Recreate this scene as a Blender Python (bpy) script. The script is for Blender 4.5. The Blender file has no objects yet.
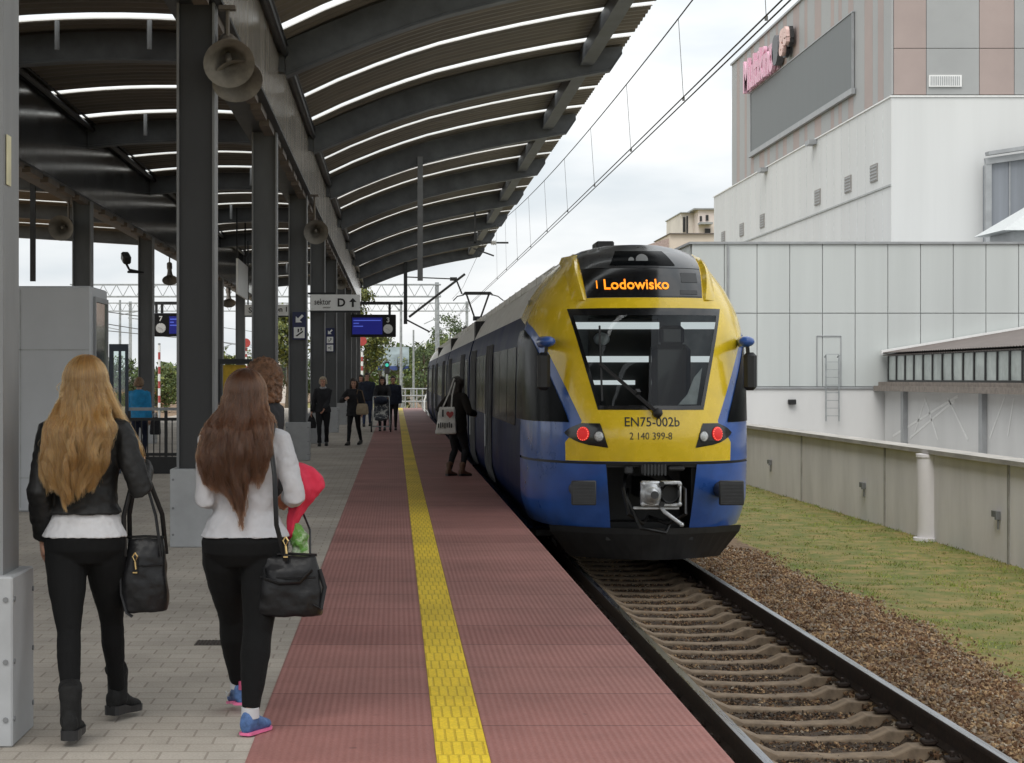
import bpy, math, random
import numpy as np
from mathutils import Vector, Matrix, Euler
random.seed(7); rng = np.random.default_rng(7)
S = bpy.context.scene
COL = S.collection
R = math.radians

# ------------------------------------------------------------------ camera, sky, sun, exposure
CAM_Z = 1.6; F = 1850.0; VX, VY = 395.0, 378.0
cam = bpy.data.cameras.new('camera'); camo = bpy.data.objects.new('camera', cam); COL.objects.link(camo)
camo.location = (0, 0, CAM_Z); camo.rotation_euler = (R(90), 0, 0)
cam.sensor_width = 36; cam.lens = F * 36 / 1024
cam.shift_x = (512 - VX) / 1024; cam.shift_y = -(381.5 - VY) / 1024
cam.clip_end = 3000; cam.clip_start = 0.1
S.camera = camo
S.render.resolution_x, S.render.resolution_y = 1024, 763

SUN_EL, SUN_ROT = R(55), R(202)
w = bpy.data.worlds.new("World"); S.world = w; w.use_nodes = True
nt = w.node_tree; bgn = nt.nodes['Background']
sky = nt.nodes.new('ShaderNodeTexSky'); sky.sky_type = 'NISHITA'; sky.sun_disc = False
sky.sun_elevation = SUN_EL; sky.sun_rotation = SUN_ROT; sky.dust_density = 4; sky.air_density = 1.0
tc = nt.nodes.new('ShaderNodeTexCoord')
sep = nt.nodes.new('ShaderNodeSeparateXYZ'); nt.links.new(tc.outputs['Generated'], sep.inputs[0])
mp = nt.nodes.new('ShaderNodeMapping'); mp.inputs['Scale'].default_value = (1.6, 1.6, 5.5); mp.inputs['Rotation'].default_value = (0, 0, .5)
nt.links.new(tc.outputs['Generated'], mp.inputs[0])
nz = nt.nodes.new('ShaderNodeTexNoise'); nz.inputs['Scale'].default_value = 2.6; nz.inputs['Detail'].default_value = 5; nz.inputs['Roughness'].default_value = .5
nt.links.new(mp.outputs[0], nz.inputs['Vector'])
cr = nt.nodes.new('ShaderNodeValToRGB')
cr.color_ramp.elements[0].position = .40; cr.color_ramp.elements[0].color = (.685, .735, .77, 1)
cr.color_ramp.elements[1].position = .57; cr.color_ramp.elements[1].color = (.92, .93, .93, 1)
nt.links.new(nz.outputs['Fac'], cr.inputs['Fac'])
grad = nt.nodes.new('ShaderNodeMapRange'); grad.inputs['From Min'].default_value = 0; grad.inputs['From Max'].default_value = 1
grad.inputs['To Min'].default_value = 9.9; grad.inputs['To Max'].default_value = 18.5
nt.links.new(sep.outputs['Z'], grad.inputs['Value'])
vm = nt.nodes.new('ShaderNodeVectorMath'); vm.operation = 'SCALE'
nt.links.new(cr.outputs[0], vm.inputs[0]); nt.links.new(grad.outputs[0], vm.inputs['Scale'])
mx = nt.nodes.new('ShaderNodeMix'); mx.data_type = 'RGBA'; mx.inputs[0].default_value = .92
nt.links.new(sky.outputs[0], mx.inputs['A']); nt.links.new(vm.outputs[0], mx.inputs['B'])
nt.links.new(mx.outputs['Result'], bgn.inputs['Color']); bgn.inputs['Strength'].default_value = 0.1

sl = bpy.data.lights.new('sun', 'SUN'); sl.energy = 1.5; sl.angle = R(34); sl.color = (1, .97, .92)
so = bpy.data.objects.new('sun', sl); COL.objects.link(so)
so.rotation_euler = (R(90) - SUN_EL, 0, R(180) - SUN_ROT)
so.location = (0, 0, 40)
S.view_settings.view_transform = 'Standard'; S.view_settings.look = 'None'
S.view_settings.exposure = 0.18; S.view_settings.gamma = 1.0
try:
    S.cycles.use_denoising = True; S.cycles.denoiser = 'OPENIMAGEDENOISE'
    S.cycles.max_bounces = 8; S.cycles.diffuse_bounces = 4; S.cycles.glossy_bounces = 3
    S.cycles.transparent_max_bounces = 12; S.cycles.transmission_bounces = 4; S.cycles.caustics_reflective = False; S.cycles.caustics_refractive = False
    S.cycles.sample_clamp_indirect = 4
except Exception: pass

def P(x, y, Y):
    """world point seen at photo pixel (x, y) at distance Y"""
    return Vector(((x - VX) * Y / F, Y, CAM_Z - (y - VY) * Y / F))

# ------------------------------------------------------------------ mesh builder
class MB:
    def __init__(s): s.v = []; s.f = []; s.m = []; s.sm = []
    def add(s, vs, fs, mi=0, smooth=False):
        o = len(s.v); s.v.extend([tuple(map(float, p)) for p in vs])
        for f in fs: s.f.append(tuple(i + o for i in f)); s.m.append(mi); s.sm.append(smooth)
        return s
    def boxb(s, x0, x1, y0, y1, z0, z1, mi=0):
        return s.add([(x0,y0,z0),(x1,y0,z0),(x1,y1,z0),(x0,y1,z0),(x0,y0,z1),(x1,y0,z1),(x1,y1,z1),(x0,y1,z1)],
              [(0,3,2,1),(4,5,6,7),(0,1,5,4),(1,2,6,5),(2,3,7,6),(3,0,4,7)], mi)
    def box(s, c, size, rot=(0,0,0), mi=0, bev=0.0):
        hx, hy, hz = [a / 2 for a in size]
        M = Euler(rot).to_matrix(); c = Vector(c)
        if bev <= 0:
            pts = [(-hx,-hy,-hz),(hx,-hy,-hz),(hx,hy,-hz),(-hx,hy,-hz),(-hx,-hy,hz),(hx,-hy,hz),(hx,hy,hz),(-hx,hy,hz)]
            fs = [(0,3,2,1),(4,5,6,7),(0,1,5,4),(1,2,6,5),(2,3,7,6),(3,0,4,7)]
            return s.add([c + M @ Vector(p) for p in pts], fs, mi)
        b = min(bev, hx*.95, hy*.95, hz*.95)
        pts = []; 
        for sx in (-1,1):
            for sy in (-1,1):
                for sz in (-1,1):
                    pts += [(sx*hx, sy*(hy-b), sz*(hz-b)), (sx*(hx-b), sy*hy, sz*(hz-b)), (sx*(hx-b), sy*(hy-b), sz*hz)]
        from mathutils.geometry import convex_hull_2d
        import bmesh
        bm = bmesh.new()
        for p in pts: bm.verts.new(c + M @ Vector(p))
        bmesh.ops.convex_hull(bm, input=bm.verts)
        bmesh.ops.dissolve_limit(bm, angle_limit=.02, verts=bm.verts, edges=bm.edges)
        bm.verts.index_update()
        vs = [v.co.copy() for v in bm.verts]; fs = [tuple(v.index for v in f.verts) for f in bm.faces]; bm.free()
        return s.add(vs, fs, mi)
    def bar(s, p, q, w=.05, h=None, mi=0, up=(0,0,1)):
        p, q = Vector(p), Vector(q); h = h or w; d = (q - p).normalized(); u = Vector(up)
        if abs(d.dot(u)) > .98: u = Vector((0, 1, 0))
        a = d.cross(u).normalized() * w / 2; b = a.cross(d).normalized() * h / 2
        vs = [p-a-b, p+a-b, p+a+b, p-a+b, q-a-b, q+a-b, q+a+b, q-a+b]
        return s.add(vs, [(0,1,2,3),(7,6,5,4),(0,4,5,1),(1,5,6,2),(2,6,7,3),(3,7,4,0)], mi)
    def tube(s, path, r, n=8, mi=0, flat=None, up=(0,0,1)):
        path = [Vector(p) for p in path]; k = len(path)
        rr = r if isinstance(r, (list, tuple)) else [r] * k
        vs = []; fs = []; prev = None
        for i, p in enumerate(path):
            d = (path[min(i+1, k-1)] - path[max(i-1, 0)]).normalized()
            u = Vector(up) if prev is None else prev
            if abs(d.dot(u)) > .97: u = Vector((1, 0, 0)) if abs(d.x) < .9 else Vector((0, 1, 0))
            a = (u - d * u.dot(d)).normalized(); b = d.cross(a); prev = a
            for j in range(n):
                t = 2 * math.pi * j / n
                ra, rb = (rr[i], rr[i]) if not isinstance(rr[i], tuple) else rr[i]
                vs.append(p + a * ra * math.cos(t) + b * rb * math.sin(t))
        for i in range(k - 1):
            for j in range(n):
                fs.append((i*n+j, i*n+(j+1)%n, (i+1)*n+(j+1)%n, (i+1)*n+j))
        fs.append(tuple(range(n-1, -1, -1))); fs.append(tuple((k-1)*n + j for j in range(n)))
        return s.add(vs, fs, mi, n > 5)
    def rings(s, rs, mi=0, smooth=True, cap=True):
        n = len(rs[0]); vs = [p for r in rs for p in r]; fs = []
        for i in range(len(rs) - 1):
            for j in range(n): fs.append((i*n+j, i*n+(j+1)%n, (i+1)*n+(j+1)%n, (i+1)*n+j))
        if cap: fs.append(tuple(range(n-1, -1, -1))); fs.append(tuple((len(rs)-1)*n + j for j in range(n)))
        return s.add(vs, fs, mi, smooth)
    def lathe(s, prof, c, axis=(0,0,1), n=20, mi=0, cap=True):
        ax = Vector(axis).normalized(); u = Vector((0,0,1)) if abs(ax.z) < .9 else Vector((1,0,0))
        a = (u - ax * u.dot(ax)).normalized(); b = ax.cross(a); c = Vector(c)
        return s.rings([[c + ax*z + a*r*math.cos(2*math.pi*j/n) + b*r*math.sin(2*math.pi*j/n) for j in range(n)] for r, z in prof], mi, True, cap)
    def ell(s, c, r, nu=16, nv=10, mi=0, rot=None):
        c = Vector(c); rs = []
        M = Euler(rot).to_matrix() if rot else Matrix.Identity(3)
        for i in range(nv + 1):
            t = math.pi * (i + .0001) / (nv + .0002); z = -math.cos(t); q = math.sin(t)
            rs.append([c + M @ Vector((r[0]*q*math.cos(2*math.pi*j/nu), r[1]*q*math.sin(2*math.pi*j/nu), r[2]*z)) for j in range(nu)])
        return s.rings(rs, mi)
    def grid(s, pts, mi=0, smooth=True, flip=False):
        """pts[i][j] points"""
        m = len(pts[0]); vs = [p for r in pts for p in r]; fs = []
        for i in range(len(pts) - 1):
            for j in range(m - 1):
                f = (i*m+j, i*m+j+1, (i+1)*m+j+1, (i+1)*m+j); fs.append(f[::-1] if flip else f)
        return s.add(vs, fs, mi, smooth)
    def prism(s, poly, fn, t0, t1, mi=0):
        """polygon in 2-D, fn(u, v, t) -> point"""
        n = len(poly); vs = [fn(u, v, t0) for u, v in poly] + [fn(u, v, t1) for u, v in poly]
        fs = [tuple(range(n)), tuple(range(2*n-1, n-1, -1))] + [(i, i+n, (i+1)%n+n, (i+1)%n) for i in range(n)]
        return s.add(vs, fs, mi)

XF = {}
def empty(name, loc=(0,0,0), rz=0.0):
    o = bpy.data.objects.new(name, None); COL.objects.link(o); o.empty_display_size = .2
    o.location = loc; o.rotation_euler = (0, 0, rz)
    XF[o] = Matrix.Translation(Vector(loc)) @ Matrix.Rotation(rz, 4, 'Z')
    return o
def tag(o, label=None, cat=None, group=None, kind=None):
    if label: o['label'] = label
    if cat: o['category'] = cat
    if group: o['group'] = group
    if kind: o['kind'] = kind
    return o
def thing(name, label, cat, loc=(0,0,0), rz=0.0, group=None):
    return tag(empty(name, loc, rz), label, cat, group)
def root_of(o):
    while o.parent: o = o.parent
    return o
def make(name, mb, mat, parent=None, local=False, recalc=True, origin=None):
    me = bpy.data.meshes.new(name)
    vs = mb.v
    if parent is not None and not local:
        M = XF[root_of(parent)].inverted()
        if M != Matrix.Identity(4):
            a = np.array(vs, dtype=float).reshape(-1, 3); Mm = np.array(M)
            vs = (a @ Mm[:3,:3].T + Mm[:3,3]).tolist()
    loc0 = None
    if parent is None and origin is not None:
        a = np.array(vs, dtype=float) - np.array(origin); vs = a.tolist(); loc0 = origin
    me.from_pydata(vs, [], mb.f)
    for m in (mat if isinstance(mat, (list, tuple)) else [mat]): me.materials.append(m)
    me.polygons.foreach_set('material_index', mb.m); me.polygons.foreach_set('use_smooth', mb.sm)
    if recalc:
        import bmesh
        bm = bmesh.new(); bm.from_mesh(me); bmesh.ops.recalc_face_normals(bm, faces=bm.faces); bm.to_mesh(me); bm.free()
    me.update()
    if any(mb.sm): me.set_sharp_from_angle(angle=R(42))
    o = bpy.data.objects.new(name, me); COL.objects.link(o)
    if parent is not None: o.parent = parent
    if loc0 is not None: o.location = loc0
    if parent is None: XF[o] = Matrix.Translation(Vector(loc0 or (0,0,0)))
    return o
def copy_tree(o, parent=None):
    c = o.copy(); COL.objects.link(c); c.parent = parent
    for ch in list(o.children): copy_tree(ch, c)
    return c
ORD = 'first second third fourth fifth sixth seventh eighth ninth tenth eleventh twelfth thirteenth fourteenth fifteenth sixteenth seventeenth eighteenth nineteenth twentieth'.split()
ORD += ['twenty-' + o for o in ORD[:9]] + ['thirtieth'] + ['thirty-' + o for o in ORD[:9]]

_txt = {}
def text_geo(s, size, extrude=0.0, bold=0.0):
    cu = bpy.data.curves.new('t', 'FONT'); cu.body = s; cu.size = size; cu.extrude = extrude; cu.offset = bold
    cu.align_x = 'CENTER'; cu.align_y = 'CENTER'; cu.resolution_u = 3
    o = bpy.data.objects.new('t', cu); COL.objects.link(o)
    dg = bpy.context.evaluated_depsgraph_get(); dg.update()
    me = bpy.data.meshes.new_from_object(o.evaluated_get(dg))
    vs = [v.co.copy() for v in me.vertices]; fs = [tuple(p.vertices) for p in me.polygons]
    COL.objects.unlink(o); bpy.data.objects.remove(o); bpy.data.curves.remove(cu); bpy.data.meshes.remove(me)
    return vs, fs
def text_mb(mb, s, c, size, xdir=(1,0,0), ydir=(0,0,1), extrude=.003, mi=0, bold=0, wid=None):
    vs, fs = text_geo(s, size, extrude, bold); xd, yd = Vector(xdir), Vector(ydir); zd = xd.cross(yd); c = Vector(c)
    k = 1.0
    if wid:
        ww = max(v.x for v in vs) - min(v.x for v in vs); k = wid / ww
    cx = (max(v.x for v in vs) + min(v.x for v in vs)) / 2; cy = (max(v.y for v in vs) + min(v.y for v in vs)) / 2
    return mb.add([c + xd*(v.x-cx)*k + yd*(v.y-cy) + zd*v.z for v in vs], fs, mi)

# ------------------------------------------------------------------ materials
def srgb(r, g, b):
    return tuple(((c/255)/12.92 if c/255 <= .04045 else ((c/255+.055)/1.055)**2.4) for c in (r, g, b))
MATS = {}
def nodes(name):
    m = bpy.data.materials.new(name); m.use_nodes = True; t = m.node_tree
    return m, t, t.nodes['Principled BSDF']
def L(t, a, b): t.links.new(a, b)
def N(t, typ, **kw):
    n = t.nodes.new(typ)
    for k, v in kw.items():
        if k in n.inputs: n.inputs[k].default_value = v
        else: setattr(n, k, v)
    return n
def pmat(name, col, rough=.6, metal=0, var=.15, scale=6, bump=0, bscale=60, spec=.5, coat=0, stretch=(1,1,1), col2=None, lo=.35, hi=.65, rvar=.1, detail=6):
    m, t, b = nodes(name)
    tcn = N(t, 'ShaderNodeTexCoord'); mpn = N(t, 'ShaderNodeMapping'); mpn.inputs['Scale'].default_value = stretch
    L(t, tcn.outputs['Object'], mpn.inputs[0])
    nn = N(t, 'ShaderNodeTexNoise', Scale=scale, Detail=detail, Roughness=.6); L(t, mpn.outputs[0], nn.inputs['Vector'])
    rp = N(t, 'ShaderNodeValToRGB'); e = rp.color_ramp.elements
    e[0].position, e[1].position = lo, hi
    c2 = col2 or tuple(min(1, c*(1+var)) for c in col); c1 = tuple(c*(1-var) for c in col) if col2 is None else col
    e[0].color = (*c1, 1); e[1].color = (*c2, 1)
    L(t, nn.outputs['Fac'], rp.inputs['Fac']); L(t, rp.outputs[0], b.inputs['Base Color'])
    b.inputs['Metallic'].default_value = metal; b.inputs['Specular IOR Level'].default_value = spec
    b.inputs['Coat Weight'].default_value = coat; b.inputs['Coat Roughness'].default_value = .08
    mr = N(t, 'ShaderNodeMapRange'); mr.inputs['To Min'].default_value = max(.02, rough - rvar); mr.inputs['To Max'].default_value = min(1, rough + rvar)
    L(t, nn.outputs['Fac'], mr.inputs['Value']); L(t, mr.outputs[0], b.inputs['Roughness'])
    if bump:
        n2 = N(t, 'ShaderNodeTexNoise', Scale=bscale, Detail=4); L(t, mpn.outputs[0], n2.inputs['Vector'])
        bp = N(t, 'ShaderNodeBump', Strength=bump, Distance=.01); L(t, n2.outputs['Fac'], bp.inputs['Height']); L(t, bp.outputs[0], b.inputs['Normal'])
    MATS[name] = m
    return m
def emis(name, col, st):
    m, t, b = nodes(name); b.inputs['Base Color'].default_value = (*col, 1); b.inputs['Emission Color'].default_value = (*col, 1); b.inputs['Emission Strength'].default_value = st
    return m
def glassmat(name, tint, rough=.02, ior=1.5, refl=(1,1,1), bump=0, extra=0.0):
    """pane: a darkened see-through sheet with Fresnel reflections"""
    m, t, b = nodes(name); t.nodes.remove(b); out = t.nodes['Material Output']
    tr = N(t, 'ShaderNodeBsdfTransparent'); tr.inputs[0].default_value = (*tint, 1)
    gl = N(t, 'ShaderNodeBsdfGlossy'); gl.inputs['Roughness'].default_value = rough; gl.inputs['Color'].default_value = (*refl, 1)
    fr = N(t, 'ShaderNodeFresnel'); fr.inputs['IOR'].default_value = ior
    ad = N(t, 'ShaderNodeMath', operation='ADD'); ad.use_clamp = True; ad.inputs[1].default_value = extra
    L(t, fr.outputs[0], ad.inputs[0])
    mx = N(t, 'ShaderNodeMixShader'); L(t, ad.outputs[0], mx.inputs[0]); L(t, tr.outputs[0], mx.inputs[1]); L(t, gl.outputs[0], mx.inputs[2])
    if bump:
        nn = N(t, 'ShaderNodeTexNoise', Scale=3, Detail=1); bp = N(t, 'ShaderNodeBump', Strength=bump, Distance=.02); L(t, nn.outputs['Fac'], bp.inputs['Height']); L(t, bp.outputs[0], gl.inputs['Normal']); L(t, bp.outputs[0], fr.inputs['Normal'])
    L(t, mx.outputs[0], out.inputs['Surface'])
    return m

M = {}
M['steel'] = pmat('dark_steel_paint', (.030,.032,.035), .45, var=.25, scale=3, spec=.4)
M['steel_edge'] = pmat('grey_steel_paint', (.17,.175,.18), .5, var=.15, scale=3)
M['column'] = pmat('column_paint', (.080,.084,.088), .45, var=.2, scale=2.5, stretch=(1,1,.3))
M['column_light'] = pmat('column_paint_lit', (.20,.205,.21), .5, var=.18, scale=2.5, stretch=(1,1,.3))  # lighter copy of the column paint, with daylight put into the colour
M['beam'] = None
M['plinth'] = pmat('plinth_sheet', (.36,.37,.38), .5, var=.1, scale=3)
M['roof_under'] = pmat('roof_sheet', (.165,.142,.112), .55, var=.25, scale=.8, stretch=(.3,3,1))
M['rafter'] = pmat('rafter_paint', (.105,.112,.120), .5, var=.3, scale=1.5)
M['concrete'] = pmat('concrete', (.36,.35,.33), .85, var=.2, scale=2.5, bump=.2)
M['sleeper'] = pmat('sleeper_concrete', (.275,.205,.14), .9, var=.35, scale=7, bump=.15)
M['rust'] = pmat('rusty_steel', (.035,.022,.016), .8, var=.4, scale=20, bump=.3)
M['railtop'] = pmat('polished_rail', (.36,.38,.41), .28, metal=1, var=.15, scale=3, stretch=(8,.4,1))
M['white'] = pmat('white_paint', (.74,.74,.73), .5, var=.05)
M['black'] = pmat('black_plastic', (.012,.012,.013), .45, var=.3)
M['blackgloss'] = pmat('black_gloss', (.008,.008,.010), .35, var=.2, spec=.3)
M['galv'] = pmat('galvanised_steel', (.36,.38,.39), .45, metal=.6, var=.2, scale=5)
M['wire'] = pmat('wire_steel', (.05,.05,.05), .6)
M['greymetal'] = pmat('grey_metal', (.30,.31,.32), .45, var=.12, scale=2)
M['glass_dark'] = glassmat('dark_glass', (.25,.28,.28), extra=.02)
M['glass_clear'] = glassmat('clear_glass', (.80,.86,.85), extra=.03)
# ------------------------------------------------------------------ special materials
def brickmat(name, c1, c2, mortar, bw, rh, ms, offset=.5, rough=.75, bump=.3, off=(0,0,0), nvar=.25, ribs=None, ribs_bump=.4):
    m, t, b = nodes(name)
    tcn = N(t, 'ShaderNodeTexCoord'); mpn = N(t, 'ShaderNodeMapping'); mpn.inputs['Location'].default_value = off
    L(t, tcn.outputs['Object'], mpn.inputs[0])
    br = N(t, 'ShaderNodeTexBrick'); br.offset = offset; br.inputs['Scale'].default_value = 1
    br.inputs['Color1'].default_value = (*c1, 1); br.inputs['Color2'].default_value = (*c2, 1); br.inputs['Mortar'].default_value = (*mortar, 1)
    br.inputs['Brick Width'].default_value = bw; br.inputs['Row Height'].default_value = rh; br.inputs['Mortar Size'].default_value = ms; br.inputs['Mortar Smooth'].default_value = .3
    L(t, mpn.outputs[0], br.inputs['Vector'])
    nn = N(t, 'ShaderNodeTexNoise', Scale=1.3, Detail=8, Roughness=.65); L(t, mpn.outputs[0], nn.inputs['Vector'])
    nf = N(t, 'ShaderNodeTexNoise', Scale=90, Detail=3); L(t, mpn.outputs[0], nf.inputs['Vector'])
    mr = N(t, 'ShaderNodeMapRange'); mr.inputs['From Min'].default_value = .3; mr.inputs['From Max'].default_value = .7; mr.inputs['To Min'].default_value = 1 - nvar; mr.inputs['To Max'].default_value = 1 + nvar * .6
    L(t, nn.outputs['Fac'], mr.inputs['Value'])
    mr2 = N(t, 'ShaderNodeMapRange'); mr2.inputs['From Min'].default_value = .3; mr2.inputs['From Max'].default_value = .7; mr2.inputs['To Min'].default_value = .85; mr2.inputs['To Max'].default_value = 1.12
    L(t, nf.outputs['Fac'], mr2.inputs['Value'])
    mu = N(t, 'ShaderNodeMath', operation='MULTIPLY'); L(t, mr.outputs[0], mu.inputs[0]); L(t, mr2.outputs[0], mu.inputs[1])
    vo = N(t, 'ShaderNodeTexVoronoi', Scale=2.3); L(t, mpn.outputs[0], vo.inputs['Vector'])
    ms_ = N(t, 'ShaderNodeMapRange'); ms_.inputs['From Min'].default_value = .030; ms_.inputs['From Max'].default_value = .050; ms_.inputs['To Min'].default_value = .66; ms_.inputs['To Max'].default_value = 1
    L(t, vo.outputs['Distance'], ms_.inputs['Value'])
    nl = N(t, 'ShaderNodeTexNoise', Scale=.45, Detail=5, Roughness=.6); L(t, mpn.outputs[0], nl.inputs['Vector'])
    ml = N(t, 'ShaderNodeMapRange'); ml.inputs['From Min'].default_value = .35; ml.inputs['From Max'].default_value = .65; ml.inputs['To Min'].default_value = .84; ml.inputs['To Max'].default_value = 1.10; L(t, nl.outputs['Fac'], ml.inputs['Value'])
    m2 = N(t, 'ShaderNodeMath', operation='MULTIPLY'); L(t, ms_.outputs[0], m2.inputs[0]); L(t, ml.outputs[0], m2.inputs[1])
    m3 = N(t, 'ShaderNodeMath', operation='MULTIPLY'); L(t, mu.outputs[0], m3.inputs[0]); L(t, m2.outputs[0], m3.inputs[1]); mu = m3
    vmn = N(t, 'ShaderNodeVectorMath', operation='SCALE'); L(t, br.outputs['Color'], vmn.inputs[0]); L(t, mu.outputs[0], vmn.inputs['Scale'])
    L(t, vmn.outputs[0], b.inputs['Base Color']); b.inputs['Roughness'].default_value = rough
    b.inputs['Specular IOR Level'].default_value = .35
    hs = N(t, 'ShaderNodeMath', operation='SUBTRACT'); hs.inputs[0].default_value = 1; L(t, br.outputs['Fac'], hs.inputs[1])
    hh = hs
    if ribs:
        sx = N(t, 'ShaderNodeSeparateXYZ'); L(t, mpn.outputs[0], sx.inputs[0])
        prev = hs
        for ax, per in ribs:
            mm = N(t, 'ShaderNodeMath', operation='MULTIPLY'); mm.inputs[1].default_value = 2 * math.pi / per; L(t, sx.outputs[ax], mm.inputs[0])
            si = N(t, 'ShaderNodeMath', operation='SINE'); L(t, mm.outputs[0], si.inputs[0])
            sc = N(t, 'ShaderNodeMath', operation='MULTIPLY'); sc.inputs[1].default_value = ribs_bump; L(t, si.outputs[0], sc.inputs[0])
            ad = N(t, 'ShaderNodeMath', operation='ADD'); L(t, prev.outputs[0], ad.inputs[0]); L(t, sc.outputs[0], ad.inputs[1]); prev = ad
        hh = prev
    bp = N(t, 'ShaderNodeBump', Strength=bump, Distance=.006); L(t, hh.outputs[0], bp.inputs['Height']); L(t, bp.outputs[0], b.inputs['Normal'])
    return m
M['paver'] = brickmat('grey_pavers', (.43,.387,.335), (.39,.35,.30), (.30,.262,.22), .2, .165, .006, .5, .85, .6, nvar=.18)
M['red'] = brickmat('red_tactile_tiles', (.355,.163,.142), (.280,.120,.106), (.13,.058,.052), 40, .86, .008, 0, .62, .7, off=(20,.1,0), nvar=.2, ribs=((0, .034),), ribs_bump=.22)
M['yellow_strip'] = brickmat('yellow_tactile_strip', (.83,.60,.035), (.78,.55,.03), (.60,.41,.02), .0453, .29, .0055, .5, .6, .9, off=(-.02, 0, 0), nvar=.16)
M['grassy'] = pmat('grass_soil', (.132,.152,.032), .95, scale=2.6, col2=(.275,.205,.072), lo=.40, hi=.63, bump=.6, bscale=40, detail=9)
M['ballast'] = pmat('ballast_stone', (.11,.065,.038), .95, scale=14, col2=(.26,.175,.10), bump=.8, bscale=50)
M['stone_a'] = pmat('ballast_stone_brown', (.165,.090,.046), .95, var=.5, scale=3)
M['stone_b'] = pmat('ballast_stone_tan', (.37,.245,.13), .95, var=.4, scale=3)
M['stone_c'] = pmat('ballast_stone_grey', (.34,.28,.21), .95, var=.4, scale=3)
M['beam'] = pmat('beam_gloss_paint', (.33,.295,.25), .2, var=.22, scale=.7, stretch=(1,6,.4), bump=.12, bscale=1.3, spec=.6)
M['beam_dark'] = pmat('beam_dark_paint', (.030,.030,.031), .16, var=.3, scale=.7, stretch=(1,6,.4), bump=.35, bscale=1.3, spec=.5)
M['wall_rc'] = pmat('retaining_concrete', (.80,.775,.79), .85, var=.10, scale=.9, stretch=(1,1,.35), bump=.15)
M['hall_panel'] = pmat('pale_green_grey_panel', (.50,.525,.515), .4, var=.06, scale=.8, stretch=(1,1,.06))
M['hall_white'] = pmat('white_render', (.61,.61,.605), .7, var=.05, scale=.7, stretch=(1,1,.3))
M['seam'] = pmat('seam_grey', (.36,.375,.375), .7)
M['clad_grey'] = pmat('grey_cladding', (.33,.335,.335), .55, var=.06, scale=.3)
M['clad_pink'] = pmat('rose_brown_cladding', (.345,.275,.255), .55, var=.08, scale=.3)
M['screen'] = pmat('dark_grey_billboard', (.115,.125,.127), .5, var=.12, scale=.5, stretch=(1,3,.3))
M['pink'] = pmat('pink_letter', (.74,.42,.54), .5, var=.05)
M['tan_roof'] = pmat('brown_corrugated', (.125,.105,.095), .7, var=.2, scale=3, stretch=(1,8,1))
M['leafs'] = [pmat('leaf_green', (.080,.115,.030), .7, var=.45, scale=.8), pmat('leaf_yellow_green', (.165,.180,.045), .7, var=.4, scale=.8), pmat('leaf_dark', (.055,.080,.032), .7, var=.4, scale=.8)]
M['bark'] = pmat('bark', (.09,.07,.05), .9, var=.3, scale=8)
m, t, b = nodes('skylight_sheet'); t.nodes.remove(b)
tr = N(t, 'ShaderNodeBsdfTranslucent'); tr.inputs[0].default_value = (.86,.87,.85,1)
tp = N(t, 'ShaderNodeBsdfTransparent'); tp.inputs[0].default_value = (.93,.94,.93,1)
mxs = N(t, 'ShaderNodeMixShader'); mxs.inputs[0].default_value = .6; L(t, tr.outputs[0], mxs.inputs[1]); L(t, tp.outputs[0], mxs.inputs[2]); L(t, mxs.outputs[0], t.nodes['Material Output'].inputs['Surface'])
M['skylight'] = m

# ------------------------------------------------------------------ ground, platform, track bed
GZ = -1.05                                              # ground level beside the track
mb = MB(); mb.add([(-1500,-300,GZ-.12),(1500,-300,GZ-.12),(1500,2600,GZ-.12),(-1500,2600,GZ-.12)], [(0,1,2,3)])
tag(make('ground', mb, M['grassy']), kind='structure')
PX0, PX1, PY0, PY1 = -9.40, 1.41, -14.0, 98.5
mb = MB(); mb.boxb(PX0, PX1-.06, PY0, PY1, GZ-.1, -.16); mb.boxb(PX0-.0, PX1-.003, PY0-.003, PY1-.003, -.16, -.006)
tag(make('platform', mb, M['concrete']), kind='structure')
mb = MB(); mb.add([(PX0,PY0,0),(-.623,PY0,0),(-.623,PY1,0),(PX0,PY1,0)], [(0,1,2,3)])
tag(make('paving', mb, M['paver']), kind='structure')
mb = MB(); 
mb.boxb(-.623, .172, PY0, PY1, -.004, .003); mb.boxb(.400, PX1, PY0, PY1, -.06, .003)
tag(make('red_paving', mb, M['red']), kind='structure')
mb = MB(); mb.boxb(.174, .398, PY0, PY1, -.004, .005)
tag(make('yellow_warning_strip', mb, M['yellow_strip']), kind='structure')
TX = 3.04; RZ = -.76
# track bed as one relief sheet: trough between platform and rail, crib, shoulder, grass verge up to the wall
def bed_z(x, y):
    if 2.40 < x < 3.66: return RZ - .268
    if x < 2.40: return RZ - .205
    if x < 4.0: return RZ - .215
    if x < 4.15: return RZ - .215 + (x-4.0)*.24
    if x < 4.9: return RZ - .18
    return max(GZ - .02, RZ - .18 - (x - 4.9) * .13)
xs = np.concatenate([np.linspace(1.36, 6.4, 90), np.linspace(6.5, 8.85, 30)]); ys = np.concatenate([np.linspace(5, 32, 300), np.linspace(32.2, 100, 120), np.linspace(101, 260, 40)])
from mathutils import noise as mnoise
def edge_x(y): return 5.45 + .14 * math.sin(y * .7) + .22 * mnoise.noise((0, y * .8, 0))
pts_b, pts_g = [], []
mbB = MB(); mbG = MB()
grid = [[(x, y, bed_z(x, y) + .022 * mnoise.noise((x*4, y*4, 0)) + .015 * mnoise.noise((x*11, y*11, 3))) for x in xs] for y in ys]
mb = MB(); mb.grid(grid, smooth=True, flip=False)
for k, f in enumerate(mb.f):
    cx = sum(mb.v[i][0] for i in f) / 4; cy = sum(mb.v[i][1] for i in f) / 4
    mb.m[k] = (2 if 2.36 < cx < 3.72 else 0) if cx < edge_x(cy) else 1
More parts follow.
